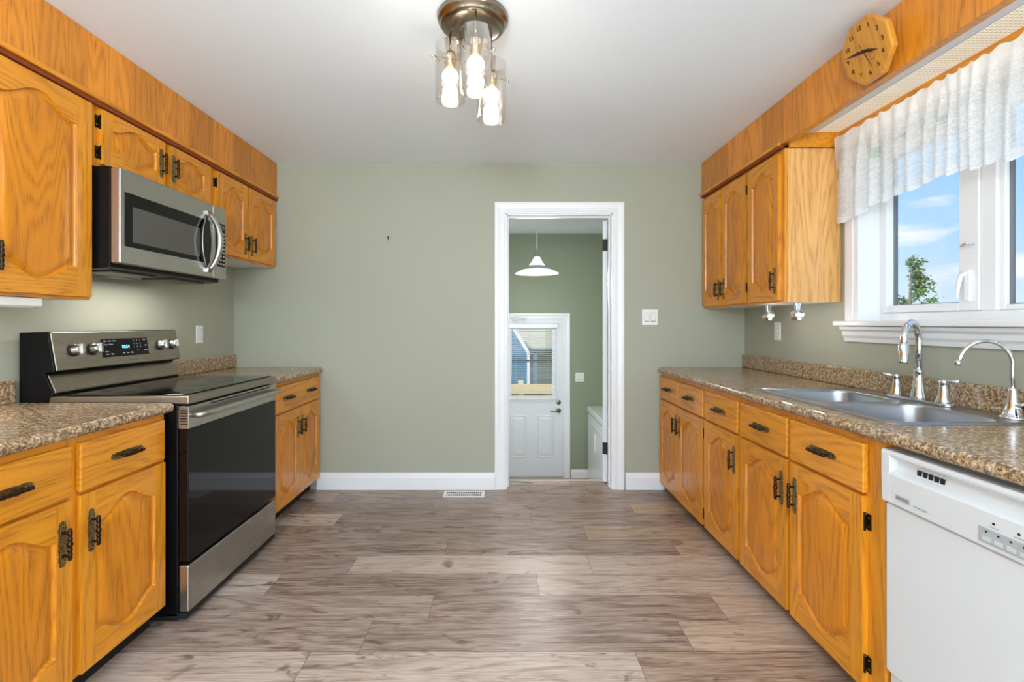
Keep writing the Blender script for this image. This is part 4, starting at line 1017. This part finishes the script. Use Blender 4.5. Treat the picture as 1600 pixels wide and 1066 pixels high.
mb = MB(); mb.prism([(.50, 1.94), (.56, 1.96), (.20, 2.58), (-.82, 3.68), (-.88, 3.60), (.14, 2.52)], 'y', -.05, 2.55, PVC); mb.box(.50, .56, -.03, 0, .8, 1.95, PVC); mb.build('rake_board', ts)
MB().box(-2.2, .9, -.12, -.02, .75, 1.15, mat('dark_teal_band', lin(44, 98, 96), .6)).build('band', ts)
fn = thing('wooden_fence', 'pale wooden fence low behind the back door glass', 'fence', (0, 8.6, GZ))
FW = mat('pale_weathered_wood', lin(222, 200, 158), .7)
mb = MB()
for i in range(6): mb.box(-1.5, 3.5, -.012, .012, .25+i*.215, .25+i*.215+.18, FW)
mb.build('rail', fn, bevel=.003)
for x in (-1.2, .3, 1.8, 3.3): MB().box(x-.05, x+.05, .013, .11, 0, 1.55, FW).build('post', fn, bevel=.003)
def leaves_mesh(name, n_, fn_, size, m, seed):
    r = random.Random(seed); mb = MB()
    for _ in range(n_):
        p = Vector(fn_(r)); s = size*r.uniform(.6, 1.3); R_ = Matrix.Rotation(r.uniform(0, 6.28), 4, Vector((r.gauss(0, 1), r.gauss(0, 1), r.gauss(0, 1))).normalized())
        mb.faces([tuple(p+(R_ @ Vector(q))*s) for q in ((-1, 0, 0), (-.3, .45, .1), (.7, .35, 0), (1, 0, -.1), (.6, -.4, 0), (-.4, -.42, .1))], [(0, 1, 2, 3, 4, 5)], m)
    return mb
LEAF = mat('green_leaf', lin(96, 132, 66), .6)
tr = thing('birch_tree', 'slender leafy tree outside, its top showing through the window', 'tree', (11.95, 14.0, GZ))
br = []
r = random.Random(11)
mb = MB(); mb.tube([(0, 0, 0), (.05, 0, 1.6), (-.02, .02, 3.2), (.03, 0, 4.6)], [.09, .07, .045, .012], mat('pale_bark', lin(120, 112, 96), .8), 10)
for i in range(34):
    z = .9+3.6*i/34; a = r.uniform(0, 6.28); R_ = (1.15*(1-(z-.6)/4.3)+.12)*r.uniform(.5, 1.0); e_ = (R_*math.cos(a), R_*math.sin(a), z+R_*.75)
    mb.tube([(0, 0, z), (e_[0]*.5, e_[1]*.5, z+R_*.3), e_], [.018, .012, .005], MATS['pale_bark'], 6); br.append(((0, 0, z), e_))
mb.build('trunk', tr)
def lf_(r):
    a, b = br[r.randrange(len(br))]; t = r.uniform(.25, 1.05); return [a[i]+(b[i]-a[i])*t+r.gauss(0, .06) for i in range(3)]
leaves_mesh('crown', 2600, lf_, .05, LEAF, 4).build('crown', tr, fix=False)
struct(MB().lathe([(0, 11), (40, 10), (90, 6), (150, 0), (150, -3)], mat('far_wooded_hill', lin(84, 104, 76), .9), 48, M=T(330, 330, GZ)).build('hills'))
